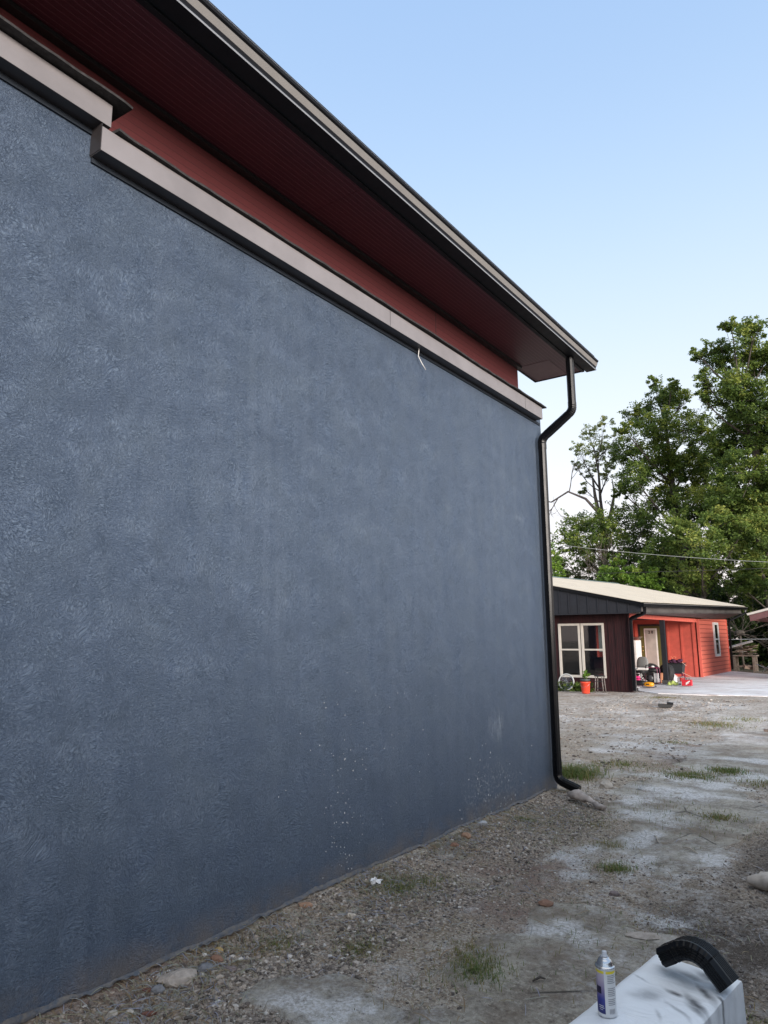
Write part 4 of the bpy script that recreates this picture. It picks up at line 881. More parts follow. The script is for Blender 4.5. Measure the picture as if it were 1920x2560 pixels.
# bucket with plant pot
t = empty('bucket', (-7.63, 20.9, 0), 'red orange plastic bucket with a potted plant on it', 'bucket', local=True)
m = MB(); m.smooth = True; m.lathe((0, 0, 0), [(.105, .0), (.112, .01), (.138, .30), (.147, .302), (.147, .335), (.137, .335), (.13, .3)], 28); m.build('body', pm('red_orange_plastic', (.75, .075, .035), .4, .1, 9), t)
m = MB(); m.smooth = True; m.tube([(.148 * math.cos(a), -.148 * abs(math.sin(a)) * .75 - .02, .31 - .13 * abs(math.sin(a))) for a in [PI * i / 12 for i in range(13)]], .003, 5); m.build('handle', M_CHROME, t)
t = empty('plant_pot', (-7.63, 20.9, .336), 'dark round pot with a leafy plant sitting on the bucket', 'pot', local=True)
m = MB(); m.smooth = True; m.lathe((0, 0, 0), [(.12, 0), (.14, .03), (.145, .075), (.135, .08), (.12, .07)], 24); m.build('pot', pm('dark_grey_plastic', (.05, .055, .055), .5), t)
rs = np.random.RandomState(5); C = rs.normal(size=(16, 3)) * np.array([.05, .05, .05]) + np.array([.03, 0, .19]); V, F, T = leaf_cloud(rs, C, np.full(16, .05), 5, .055, np.full(16, .5)); np_mesh('leaves', V, F, M_LEAFB, dict(tint=T), parent=t)
# stool
t = empty('stool', (-7.38, 21.45, 0), 'worn black folding stool in front of the right window', 'stool', local=True)
for sx_ in (-1, 1):
    for sy_ in (-1, 1):
        m = MB(); m.smooth = True; m.tube([(sx_ * .125, sy_ * .11, 0), (sx_ * .095, sy_ * .09, .45)], .016, 6); m.build('leg', pm('chipped_black_paint', (.03, .027, .026), .6, .2, 60, c2=(.30, .26, .24)), t)
for z, x in ((.12, .13), (.32, .115)):
    for sy_ in (-1, 1):
        m = MB(); m.tube([(-x, sy_ * .105, z), (x, sy_ * .105, z)], .009, 6); m.build('rung', M_BLK, t)
m = MB(); m.smooth = True; m.blob((0, 0, .475), .17, .14, .03, 2, .15, 2); m.build('seat', M_BLK, t)
m = MB(); m.blob((-8.05, 21.85, .12), .16, .1, .14, 4, .4, 2)
# weeds along the dark wall
rs = np.random.RandomState(6); n = 110; C = np.stack([rs.uniform(-8.9, -7.7, n), rs.uniform(21.5, 21.9, n), rs.rand(n) ** 1.5 * .26], 1)
V, F, T = leaf_cloud(rs, C, np.full(n, .07), 14, .035, rs.rand(n) * .7); tag(np_mesh('weeds', V, F, M_LEAF, dict(tint=T)), 'green weeds growing at the foot of the dark wall behind the bucket', 'weeds', kind='stuff')
# fridge
t = empty('refrigerator', (-8.25, 27.7, .035), 'white two door refrigerator standing in the porch behind the office chair', 'refrigerator')
m = MB(); m.box(-8.62, 27.45, .05, -7.98, 28.05, 1.50); m.build('cabinet', M_WHITE, t)
m = MB(); m.box(-8.61, 27.39, .08, -7.99, 27.448, .98); m.build('door', M_WHITE, t); m = MB(); m.box(-8.61, 27.39, 1.0, -7.99, 27.448, 1.49); m.build('freezer_door', M_WHITE, t)
m = MB(); m.box(-8.57, 27.36, .7, -8.54, 27.389, .96); m.box(-8.57, 27.36, 1.02, -8.54, 27.389, 1.25); m.build('handle', M_WHITE, t)
for i in range(5):
    m = MB(); m.obox((-8.2 + .03 * i, 27.7, 1.515 + i * .026), .5, .22, .014, (rnd.uniform(-.03, .03), rnd.uniform(-.04, .04), rnd.uniform(-.5, .5))); tag(m.build('wood_piece', bm_[(i + 1) % 5], loc=(-8.2, 27.7, 1.51 + i * .026)), 'loose wood piece stacked on the refrigerator', 'wood', 'wood pieces on the refrigerator')
# office chair
t = empty('office_chair', (-7.28, 25.35, .035), 'grey office chair with black arms in the porch, papers on its seat', 'chair', rz=R(-12), local=True)
M_FAB = pm('grey_fabric', (.24, .24, .235), .85, .1, 40)
m = MB(); m.smooth = True
def pad(m, c, sx_, sy_, sz_, rx=0):
    vs = []; fs = []; N1, N2 = 10, 20; rot = Matrix.Rotation(rx, 3, 'X')
    for i in range(N1 + 1):
        a = -PI / 2 + PI * i / N1
        for j in range(N2):
            b = 2 * PI * j / N2; cx_, cy_, cz_ = math.cos(a) * math.cos(b), math.sin(a), math.cos(a) * math.sin(b)
            sg = lambda q, e: math.copysign(abs(q) ** e, q)
            v = rot @ Vector((sg(cx_, .7) * sx_, sg(cy_, .8) * sy_, sg(cz_, .7) * sz_)); vs.append((c[0] + v.x, c[1] + v.y, c[2] + v.z))
    for i in range(N1):
        for j in range(N2): fs.append((i * N2 + j, i * N2 + (j + 1) % N2, (i + 1) * N2 + (j + 1) % N2, (i + 1) * N2 + j))
    m.add(vs, fs)
pad(m, (-.04, .22, .68), .21, .05, .24, R(-8)); m.build('backrest', M_FAB, t)
m = MB(); m.smooth = True; pad(m, (0, -.02, .42), .25, .24, .05); m.build('seat', M_BLK, t)
for s_ in (-1, 1):
    m = MB(); m.smooth = True; m.tube([(s_ * .25, .14, .44), (s_ * .29, .12, .60), (s_ * .28, .0, .645), (s_ * .27, -.14, .635), (s_ * .26, -.16, .55)], .02, 6); m.build('armrest', M_BLK, t)
m = MB(); m.tube([(0, 0, .10), (0, 0, .38)], .03, 8); m.build('column', M_CHROME, t)
for i in range(5):
    a = 2 * PI * i / 5 + .3; m = MB(); m.tube([(0, 0, .10), (.26 * math.cos(a), .26 * math.sin(a), .065)], .02, 6); lg = m.build('leg', M_BLK, t)
    m = MB(); m.tube([(.26 * math.cos(a) - .012, .26 * math.sin(a), .026), (.26 * math.cos(a) + .012, .26 * math.sin(a), .026)], .026, 8); m.build('caster', M_BLK, lg)
m = MB()
for i in range(4): m.obox((-7.20 + .01 * i, 25.24, .525 + i * .02), .34, .25, .015, (0, 0, .1 * i))
tag(m.build('papers', M_WHITE, loc=(-7.2, 25.24, .52)), 'stack of white papers on the office chair seat', 'papers')
m = MB(); m.smooth = True; m.blob((-7.42, 25.22, .55), .07, .06, .05, 5, .5, 2); tag(m.build('crumpled_paper', M_WHITE, loc=(-7.42, 25.22, .52)), 'crumpled white paper at the left of the chair seat', 'paper')
# generator
t = empty('generator', (-6.95, 25.55, .035), 'black portable generator in a maroon tube frame beside the dark post', 'generator', local=True)
M_MAR = pm('maroon_tube', (.16, .02, .06), .4)
m = MB(); m.smooth = True
for y in (-.16, .16):
    m.tube(bend_loop := [(-.20, y, .03), (-.20, y, .50), (-.15, y, .56), (.15, y, .56), (.20, y, .50), (.20, y, .03), (-.20, y, .03)], .013, 6)
for x, z in ((-.2, .06), (.2, .06), (-.17, .54), (.17, .54)): m.tube([(x, -.16, z), (x, .16, z)], .012, 6)
m.build('frame', M_MAR, t)
m = MB(); m.smooth = True; pad(m, (0, 0, .47), .18, .15, .07); m.build('fuel_tank', M_BLK, t)
m = MB(); m.box(-.17, -.10, .06, .05, .12, .37); m.build('engine', M_BLK, t)
m = MB(); m.smooth = True; m.lathe((-.06, -.11, .2), [(.02, .03), (.10, .02), (.105, 0), (.09, -.02)], 20, rot=Matrix.Rotation(R(90), 3, 'X')); m.build('fan_cover', pm('dark_grey_cover', (.045, .045, .05), .4), t)
m = MB(); m.box(.07, -.13, .07, .17, .12, .37); m.build('control_panel', pm('light_grey_panel', (.42, .42, .42), .5), t)
m = MB(); m.smooth = True; m.blob((-6.93, 25.5, .62), .07, .05, .035, 8, .5, 2); tag(m.build('rag', M_WHITE, loc=(-6.93, 25.5, .60)), 'white rag lying on top of the generator', 'rag')
# tyres
def tyre(name, c, r, wd, rotz, label):
    c = Vector(c); t = empty(name, (c.x, c.y, c.z - r), label, 'tyre', 'car tyres standing in the porch')
    rot = Matrix.Rotation(rotz, 3, 'Z') @ Matrix.Rotation(R(82), 3, 'X')
    prof = [(r * .62, -wd * .30), (r * .70, -wd * .46), (r * .86, -wd * .52), (r * .97, -wd * .42), (r, -wd * .2), (r, wd * .2), (r * .97, wd * .42), (r * .86, wd * .52), (r * .70, wd * .46), (r * .62, wd * .30), (r * .60, 0), (r * .62, -wd * .30)]
    m = MB(); m.smooth = True; m.lathe(c, prof, 36, cap=False, rot=rot); m.build('tread', M_TREAD, t)
    m = MB(); m.smooth = True; m.lathe(c, [(.03, -wd * .1), (r * .45, -wd * .1), (r * .6, -wd * .25)], 24, cap=True, rot=rot); m.build('rim', plain('dark_rim', (.05, .05, .055), .4, .5), t)
tyre('tyre', (-7.36, 26.9, .36), .325, .22, R(6), 'left car tyre standing behind the generator')
tyre('tyre', (-6.80, 26.75, .36), .325, .22, R(-38), 'right car tyre standing behind the dark post')
# tub on a stand
t = empty('tub_stand', (-6.75, 28.1, .035), 'small reddish stand with four thin legs holding the black tub', 'stand')
for x, y in ((-6.98, 27.9), (-6.55, 27.9), (-6.98, 28.3), (-6.55, 28.3)):
    m = MB(); m.box(x - .018, y - .018, .036, x + .018, y + .018, .28); m.build('leg', M_MAR, t)
m = MB(); m.box(-7.0, 27.88, .281, -6.53, 28.32, .30); m.build('top', M_MAR, t)
t = empty('storage_tub', (-6.77, 28.1, .30), 'black plastic storage tub raised on a stand beside the coral wall', 'tub')
m = MB(); m.hexa([(-6.98, 27.92, .302), (-6.55, 27.92, .302), (-6.55, 28.28, .302), (-6.98, 28.28, .302)], [(-7.03, 27.87, .65), (-6.50, 27.87, .65), (-6.50, 28.33, .65), (-7.03, 28.33, .65)]); m.build('body', pm('black_grey_plastic', (.028, .032, .036), .45), t)
m = MB(); m.box(-7.06, 27.84, .651, -6.47, 28.36, .675); m.build('rim', M_BLK, t)
m = MB(); m.smooth = True
for i in range(7): m.blob((-6.92 + .05 * i, 28.05 + .03 * math.sin(i * 2), .72 + .035 * math.sin(i * 1.3)), .10, .1, .06, i, .5, 2, False)
tag(m.build('cloth', pm('dark_purple_cloth', (.07, .015, .05), .85, .5, 20), loc=(-6.75, 28.1, .68)), 'crumpled dark purple cloth heaped on the black tub', 'cloth')
m = MB(); m.smooth = True; m.tube([(-6.8 + .055 * math.cos(a), 28.0, .85 + .05 * math.sin(a)) for a in [R(-60 + 30 * i) for i in range(10)]], .008, 6)
m.tube([(-6.86, 28.0, .84), (-6.92, 28.0, .92)], .007, 6)
tag(m.build('hanger', pm('orange_plastic', (.8, .28, .16), .5), loc=(-6.8, 28, .8)), 'pale orange hanger hook sticking up from the purple cloth', 'hanger')
for i, (a, b, lb) in enumerate([((-6.5, 27.84, .70), (-6.36, 27.84, .58), 'short pale stick poking out of the tub rim'), ((-6.52, 27.8, .34), (-6.22, 27.8, .20), 'long pale stick slanting below the tub')]):
    m = MB(); m.tube([a, b], .009, 5); tag(m.build('stick', pm('pale_wood_stick', (.75, .45, .35), .6), loc=a), lb, 'stick')
# carton with bottles
t = empty('bottle_carton', (-5.79, 25.3, .035), 'red and white carton of bottles standing alone on the patio', 'carton')
m = MB(); m.box(-5.95, 25.22, .037, -5.66, 25.42, .045); m.box(-5.95, 25.22, .045, -5.66, 25.228, .225); m.box(-5.95, 25.412, .045, -5.66, 25.42, .225); m.box(-5.95, 25.228, .045, -5.942, 25.412, .225); m.box(-5.668, 25.228, .045, -5.66, 25.412, .225); m.build('box', pm('red_carton', (.55, .02, .035), .5), t)
m = MB(); m.obox((-5.76, 25.217, .15), .15, .004, .035, (0, R(-32), 0)); m.obox((-5.78, 25.217, .10), .12, .004, .02, (0, R(-32), 0)); m.build('stripe', M_WHITE, t)
for i, (x, y, c) in enumerate([(-5.91, 25.27, 0), (-5.86, 25.33, 1), (-5.80, 25.28, 0), (-5.74, 25.34, 1)]):
    o = MB(); o.smooth = True; o.lathe((x, y, .047), [(.024, 0), (.026, .12), (.022, .16), (.010, .20), (.010, .26 - .01 * i), (.002, .262 - .01 * i)], 12); tag(o.build('bottle', pm('brown_bottle_glass', (.05, .02, .012), .2), loc=(x, y, .047)), 'brown bottle standing in the red carton', 'bottle', 'bottles in the red carton')
# lime cloth, yellow tool, pink boxes, blue ball, white board
m = MB(); m.smooth = True
for i in range(5): m.blob((-6.38 + .045 * i, 25.45 + .02 * (i % 2), .07 + .03 * (1 - abs(i - 2) / 2)), .085, .08, .075, i + 20, .5, 2)
tag(m.build('lime_cloth', pm('lime_cloth', (.50, .60, .16), .85, .25, 25), loc=(-6.3, 25.5, .035)), 'crumpled lime yellow cloth on the patio by the post', 'cloth')
m = MB(); m.smooth = True; m.blob((-6.08, 25.5, .06), .05, .04, .03, 31, .3, 2); tag(m.build('dark_lump', M_BLK, loc=(-6.08, 25.5, .04)), 'small dark lump right of the lime cloth', 'debris')
t = empty('jump_starter', (-6.60, 23.75, .035), 'yellow and black power tool lying at the near patio edge', 'power tool', local=True)
m = MB(); m.smooth = True; pad(m, (0, 0, .10), .16, .1, .075); m.build('body', pm('yellow_plastic', (.80, .34, .02), .4), t)
m = MB(); m.box(-.06, -.104, .09, .04, -.09, .13); m.build('plate', M_BLK, t)
m = MB(); m.smooth = True; m.tube([(-.22, -.02, .08), (-.16, -.12, .03), (0, -.14, .015), (.16, -.13, .02), (.24, -.06, .04), (.2, .02, .06)], .013, 6); m.build('handle', M_BLK, t)
t = empty('tool_box', (-7.33, 24.75, .035), 'bright pink plastic tool box under the chair arm', 'tool box', local=True)
m = MB(); m.hexa([(-.14, -.09, 0), (.10, -.09, 0), (.10, .09, 0), (-.14, .09, 0)], [(-.15, -.1, .17), (.11, -.1, .17), (.11, .1, .17), (-.15, .1, .17)]); m.build('base', pm('dark_pink_plastic', (.42, .02, .10), .45), t, bevel=.008)
m = MB(); m.hexa([(-.17, -.11, .172), (.17, -.11, .172), (.17, .11, .172), (-.17, .11, .172)], [(-.15, -.09, .30), (.15, -.09, .30), (.15, .09, .30), (-.15, .09, .30)]); m.build('lid', pm('hot_pink_plastic', (.80, .035, .20), .4), t, bevel=.01)
m = MB(); m.smooth = True; m.blob((-7.43, 24.35, .14), .10, .1, .10, 3, .04, 3, False); tag(m.build('ball', pm('blue_plastic', (.05, .18, .62), .4), loc=(-7.43, 24.35, .04)), 'blue ball half hidden behind the corner post', 'ball')
m = MB(); m.obox((-7.05, 23.6, .055), .42, .45, .012, (.02, .0, R(15))); tag(m.build('white_sheet', M_WHITE, loc=(-7.05, 23.6, .05)), 'flat white board on the patio beside the corner post', 'board')
m = MB(); m.obox((-6.93, 26.6, .2), .06, .12, .33, (0, R(4), 0)); tag(m.build('wood_block', pm('orange_wood', (.60, .28, .16), .7), loc=(-6.93, 26.6, .04)), 'upright orange tan wood block right of the tyres', 'block')
m = MB(); m.smooth = True; m.blob((-7.02, 25.9, .58), .05, .05, .09, 9, .2, 2, False); m.tube([(-7.02, 25.9, .05), (-7.02, 25.9, .5)], .045, 8)
tag(m.build('canister', pm('grey_black_canister', (.12, .12, .12), .4), loc=(-7.02, 25.9, .04)), 'slim dark canister between the chair and the generator', 'canister')
m = MB(); m.tube([(-6.93, 28.0, .32), (-6.93, 28.0, .2)], .01, 5)

t = empty('tool_bag', (-7.1, 24.45, .035), 'low black tool bag lying behind the yellow power tool', 'bag', local=True)
m = MB(); m.smooth = True; pad(m, (0, 0, .09), .24, .13, .09); m.build('body', M_BLK, t)
m = MB(); m.smooth = True; m.tube([(-.12, 0, .16), (-.08, 0, .24), (.08, 0, .24), (.12, 0, .16)], .012, 6); m.build('handle', M_BLK, t)
t = empty('paint_can', (-6.42, 27.3, .035), 'small metal paint can by the legs of the tub stand', 'paint can', local=True)
m = MB(); m.smooth = True; m.lathe((0, 0, 0), [(.082, 0), (.084, .005), (.082, .012), (.082, .175), (.086, .18), (.084, .187), (.074, .186)], 24); m.build('body', M_CHROME, t)
m = MB(); m.smooth = True; m.lathe((0, 0, 0), [(.0825, .03), (.0828, .032), (.0828, .15), (.0825, .152)], 24, cap=False); m.build('label', pm('red_can_label', (.45, .04, .04), .5), t)
t = empty('jug', (-6.62, 27.1, .035), 'white plastic jug between the tyre and the paint can', 'jug', local=True)
m = MB(); m.smooth = True; m.lathe((0, 0, 0), [(.07, 0), (.075, .02), (.075, .16), (.05, .21), (.022, .24), (.022, .27), (.02, .272)], 20); m.build('body', M_WHITE, t)
m = MB(); m.smooth = True; m.tube([(.07, 0, .14), (.10, 0, .17), (.08, 0, .22), (.03, 0, .23)], .01, 6); m.build('handle', M_WHITE, t)
t = empty('floor_fan', (-7.55, 26.2, .035), 'small dark round fan between the chair and the refrigerator', 'fan', local=True)
m = MB(); m.smooth = True; m.tube([(.19 * math.cos(2 * PI * i / 24), 0, .30 + .19 * math.sin(2 * PI * i / 24)) for i in range(25)], .014, 6, cap=False); m.build('ring', M_BLK, t)
for i in range(4):
    a = PI / 2 * i; m = MB(); m.add([(0, -.01, .30), (.16 * math.cos(a), .02, .30 + .16 * math.sin(a)), (.16 * math.cos(a + .8), -.02, .30 + .16 * math.sin(a + .8))], [(0, 1, 2)]); m.build('blade', M_GREYBM, t)
m = MB(); m.box(-.12, -.08, 0, .12, .08, .03); m.box(-.015, -.015, .03, .015, .015, .12); m.build('base', M_BLK, t)

# ------------------------------------------------------------------ small things on the near ground
M_ST = {n_: pm(n_ + '_stone', c, .85, .25, 30, .5, 120) for n_, c in dict(yellow=(.42, .29, .12), brown=(.27, .15, .10), pale=(.42, .36, .31), grey=(.20, .20, .21), purple=(.24, .19, .18), white=(.45, .40, .34), rust=(.16, .07, .05), orange=(.33, .20, .13), cream=(.55, .47, .38), chunk=(.40, .42, .44)).items()}
def stone(mk, x, y, rx, ry, rz, label, rot=0, amp=.35, cat='stone', name='stone'):
    g = gz(x, y); m = MB(); m.blob((0, 0, 0), rx, ry, rz, hash_(label), amp, 2); c, s_ = math.cos(rot), math.sin(rot)
    m.v = [(x + a * c - b * s_, y + a * s_ + b * c, g + rz * .35 + d) for a, b, d in m.v]; m.smooth = False
    return tag(m.build(name, M_ST[mk] if isinstance(mk, str) else mk, loc=(x, y, g)), label, cat)
def hash_(s): return sum(ord(q) * (i + 1) for i, q in enumerate(s)) % 97 / 7.0
stone('yellow', -3.07, 2.80, .026, .020, .018, 'small yellow stone perched at the foot of the stucco wall', .3)
stone('brown', -3.02, 2.74, .036, .028, .022, 'rounded brown stone just below the yellow stone', .2)
stone('pale', -3.00, 2.49, .095, .055, .030, 'large flat pale chunk of mortar against the stucco wall', R(70))
stone('grey', -2.985, 2.64, .045, .035, .025, 'grey stone beside the large pale mortar chunk', .8)
stone('purple', -2.90, 2.72, .042, .032, .012, 'flat purplish grey stone right of the brown stone', .4)
stone('white', -2.96, 2.10, .024, .030, .014, 'cream white triangular stone nearest the bottom edge', .1)
stone('white', -2.92, 2.16, .022, .016, .014, 'small white pebble beside the triangular stone', .5)
stone('grey', -2.99, 2.36, .035, .026, .02, 'blue grey pebble above the rusty brick bits', .9)
stone('rust', -2.85, 2.20, .038, .014, .012, 'rusty brick sliver in the gravel, lower one', .9, name='brick_fragment', cat='brick')
stone('rust', -3.03, 2.33, .035, .013, .012, 'rusty brick sliver close to the wall, upper one', .7, name='brick_fragment', cat='brick')
stone('orange', -3.08, 3.49, .045, .026, .022, 'orange tan stone touching the peeling wall foot', .5)
stone('cream', -2.80, 3.58, .034, .024, .018, 'cream stone in the straw midway along the wall', .2)
stone('orange', -3.03, 5.38, .045, .038, .03, 'peach coloured stone far along the wall foot', .2)
stone('brown', -3.0, 5.15, .035, .03, .022, 'dull pink brown stone near the peach stone', .7)
stone('chunk', -3.10, 5.80, .05, .03, .02, 'whitish grey paint crust chunk by the wall foot', 1.2)
stone('brown', -1.93, 4.40, .05, .035, .02, 'low brown clod between the box and the wall', .3)
stone('pale', -1.30, 4.24, .10, .05, .012, 'pale crumbly mortar smear behind the black elbow', .5)
stone('purple', -1.66, 4.86, .035, .025, .02, 'small dark reddish stone on the bare track', .1)
stone('white', -.83, 3.75, .03, .022, .01, 'white flat pebble on the dark soil by the box', .3)
def paper(x, y, s, label, mat, name='paper_scrap'):
    rr = random.Random(hash_(label)); g = gz(x, y); m = MB(); N1 = 5; vs = []
    for i in range(N1):
        for j in range(N1): vs.append((x + (i / 4 - .5) * s * rr.uniform(.7, 1.3), y + (j / 4 - .5) * s * rr.uniform(.7, 1.3), g + .006 + rr.uniform(0, s * .45)))
    m.add(vs, [(i * N1 + j, (i + 1) * N1 + j, (i + 1) * N1 + j + 1, i * N1 + j + 1) for i in range(N1 - 1) for j in range(N1 - 1)]); return tag(m.build(name, mat, loc=(x, y, g)), label, 'litter')
paper(-2.99, 4.08, .07, 'crumpled white scrap in the straw by the wall', M_WHITE)
# rags and blocks
def rag(name, pts, r, scale, mat, label, cat='rag', seed=1, flat=.6):
    m = MB(); m.smooth = True; path = [Vector(p) for p in pts]; x, y, z = pts[0]
    q = []
    for i in range(len(path) - 1):
        for t_ in range(4): q.append(path[i].lerp(path[i + 1], t_ / 4))
    q.append(path[-1]); sc__ = np.interp(np.linspace(0, 1, len(q)), np.linspace(0, 1, len(scale)), scale)
    prof = [(r * math.cos(2 * PI * k_ / 14), r * flat * math.sin(2 * PI * k_ / 14)) for k_ in range(14)]
    m.sweep(q, prof, scale=list(sc__)); m.v = [(a + .35 * r * noise.noise(Vector((a, b, c)) * (1.1 / r) + Vector((seed, 0, 0))), b + .35 * r * noise.noise(Vector((b, a, c)) * (1.1 / r)), c + .3 * r * noise.noise(Vector((a, c, b)) * (1.3 / r))) for a, b, c in m.v]
    return tag(m.build(name, mat, loc=(x, y, gz(x, y))), label, cat)
M_RAG = pm('dirty_pale_cloth', (.42, .36, .32), .9, .25, 14, .6, 60)
g = gz(-2.8, 7.3)
rag('rag', [(-2.83, 7.24, g + .02), (-2.80, 7.18, g + .07), (-2.70, 7.14, g + .07), (-2.60, 7.08, g + .045), (-2.52, 7.02, g + .03), (-2.42, 6.93, g + .03)], .075, [.4, 1, .95, .6, .35, .62, .4], M_RAG, 'twisted dirty white rag on the gravel before the downspout outlet')
stone('white', -2.74, 7.98, .085, .055, .06, 'white rounded lump on the ground behind the downspout outlet', 1.0, amp=.5)
g = gz(-.9, 5.4)
rag('cushion', [(-.96, 5.40, g + .05), (-.85, 5.43, g + .055), (-.72, 5.46, g + .055), (-.60, 5.48, g + .05)], .075, [.55, 1, 1.0, .9, .6], pm('stained_cream_foam', (.48, .42, .36), .9, .2, 20, .5, 60), 'stained cream foam roll lying at the right edge of the track', 'foam', 3, .62)
m = MB(); g = gz(-4.6, 17.8); m.obox((-4.62, 17.85, g + .05), .30, .12, .07, (0, .05, .4)); m.obox((-4.52, 17.9, g + .10), .14, .1, .05, (.1, .1, .2)); tag(m.build('black_block', M_BLK, loc=(-4.62, 17.85, g)), 'small black block alone on the pale gravel yard', 'block')
for i, (x, y, l, a, z) in enumerate([(-1.52, 13.6, .9, .2, .06), (-1.45, 13.2, .8, .5, .03), (-1.40, 13.75, .7, -.2, .10)]):
    m = MB(); g = gz(x, y); m.obox((x, y, g + z), l, .12, .035, (.05, .08, a)); tag(m.build('plank', bm_[(1, 4, 0)[i]], loc=(x, y, g)), ('grey plank under two others at the right edge of the track', 'lower reddish plank end by the right edge', 'topmost tan plank of the three at the right edge')[i], 'plank')
for i, (x, y, a, L, lb) in enumerate([(-2.8, 8.2, .3, .22, 'pale twig near the white lump'), (-1.75, 6.2, 2.0, .2, 'thin pale twig on the dusty track'), (-1.45, 6.0, 2.4, .18, 'white sliver of wood on the track'), (-1.10, 4.05, .4, .16, 'curled pale root behind the elbow'), (-2.05, 9.1, -.3, .3, 'bleached stick beside the grass patch'), (-1.55, 3.42, .9, .07, 'dark twig bit on the concrete behind the spray can')]):
    g = gz(x, y); m = MB(); m.smooth = True; m.tube([(x - math.cos(a) * L / 2, y - math.sin(a) * L / 2, g + .008), (x, y + .01, g + .018), (x + math.cos(a) * L / 2, y + math.sin(a) * L / 2, g + .008)], .006, 6, scale=[.6, 1, .5])
    tag(m.build('twig', M_ST['cream'] if i != 5 else M_BARK, loc=(x, y, g)), lb, 'twig')

# ------------------------------------------------------------------ loose gravel, straw, grass
ICO = None
def ico():
    import bmesh
    bm = bmesh.new(); bmesh.ops.create_icosphere(bm, subdivisions=1, radius=1); V = np.array([v.co[:] for v in bm.verts]); F = np.array([[v.index for v in f.verts] for f in bm.faces]); bm.free(); return V, F
IV, IF = ico()
def scatter_stones(name, X, Y, S, tone, mat, label, seed):
    rs = np.random.RandomState(seed); N = len(X); Z = gheight(X, Y)
    V = np.repeat(IV[None], N, 0) * (1 + .28 * rs.normal(size=(N, len(IV), 1)).clip(-1.4, 1.4))
    V = V * (S[:, None, None] * np.stack([rs.uniform(.7, 1.35, N), rs.uniform(.6, 1.1, N), rs.uniform(.35, .75, N)], 1)[:, None, :])
    a = rs.rand(N) * 2 * PI; c, s_ = np.cos(a)[:, None], np.sin(a)[:, None]; x, y = V[..., 0] * c - V[..., 1] * s_, V[..., 0] * s_ + V[..., 1] * c
    V = np.stack([x + X[:, None], y + Y[:, None], V[..., 2] + (Z + S * .18)[:, None]], -1).reshape(-1, 3)
    F = (IF[None] + (np.arange(N) * len(IV))[:, None, None]).reshape(-1, 3)
    return tag(np_mesh(name, V, F, mat, dict(tone=np.repeat(tone, len(IV)))), label, 'gravel', kind='stuff')
k = NT('gravel_stones'); k.col(k.mix(k.rng(k.noise(90, 4, .7), .3, .7, 0, .5), k.ramp(k.attr('tone'), [(0, (.06, .052, .046)), (.2, (.18, .145, .12)), (.45, (.33, .28, .235)), (.75, (.44, .36, .29)), (.9, (.56, .49, .42)), (1, (.75, .71, .66))]), (.15, .12, .10))); k.rough(.85); M_GRAV = k.m
rs = np.random.RandomState(21)
def cand(n, x0, x1, y0, y1, pw=1.0): return rs.uniform(x0, x1, n), y0 + (y1 - y0) * rs.rand(n) ** pw
X, Y = cand(24000, -3.12, -2.3, 1.7, 7.5, 1.3); S1 = .0040 + .0120 * rs.rand(24000) ** 2.8
X2, Y2 = cand(22000, -3.1, -.2, 1.9, 9.5, 1.2); S2 = .0032 + .0090 * rs.rand(22000) ** 3.0
X3, Y3 = cand(7000, -6.5, -.5, 7.6, 21.0, 1.0); S3 = .008 + .018 * rs.rand(7000) ** 2
X4, Y4 = cand(6000, -1.1, .3, 3.0, 7.5, 1.0); S4 = .004 + .011 * rs.rand(6000) ** 2.2
X = np.concatenate([X, X2, X3, X4]); Y = np.concatenate([Y, Y2, Y3, Y4]); S = np.concatenate([S1, S2, S3, S4])
T = rs.rand(len(X)) ** 1.15; T *= 1 - .6 * field(DARK, X, Y, .9, 7)
keep = (field(CONC, X, Y, .1) < rs.uniform(.05, 1.0, len(X)) ** .5 * .9) & (vnoise(X, Y, .35, 41) > rs.rand(len(X)) * .62)
keep &= ~((X < -3.17 + .02) & (Y < 7.7))
scatter_stones('gravel', X[keep], Y[keep], S[keep], T[keep], M_GRAV, 'loose mixed gravel and grit strewn over the dirt yard', 22)
def blades(X, Y, H, W, rs, lean=.5, Z=None, droopy=False):
    N = len(X); Z = gheight(X, Y) if Z is None else Z; a = rs.rand(N) * 2 * PI; l = lean * (.3 + rs.rand(N)); dx, dy = np.cos(a), np.sin(a); wx, wy = -dy * W, dx * W
    V = np.zeros((N, 6, 3))
    for j, (t, wd, zz) in enumerate(((0, 1, 0), (.5, .8, .62), (1, .12, .95))):
        cx_ = X + dx * H * l * t ** 1.7; cy_ = Y + dy * H * l * t ** 1.7; cz_ = Z + H * zz * (1 - .35 * l * t)
        V[:, 2 * j, :] = np.stack([cx_ - wx * wd, cy_ - wy * wd, cz_], 1); V[:, 2 * j + 1, :] = np.stack([cx_ + wx * wd, cy_ + wy * wd, cz_], 1)
    F = np.array([[0, 1, 3, 2], [2, 3, 5, 4]])[None] + (np.arange(N) * 6)[:, None, None]
    return V.reshape(-1, 3), F.reshape(-1, 4)
M_GRASS = leafmat('grass_blades', (.16, .135, .07), (.10, .12, .045), (.055, .105, .03))
M_STRAW = leafmat('dry_straw', (.16, .12, .085), (.26, .22, .19), (.36, .34, .33))
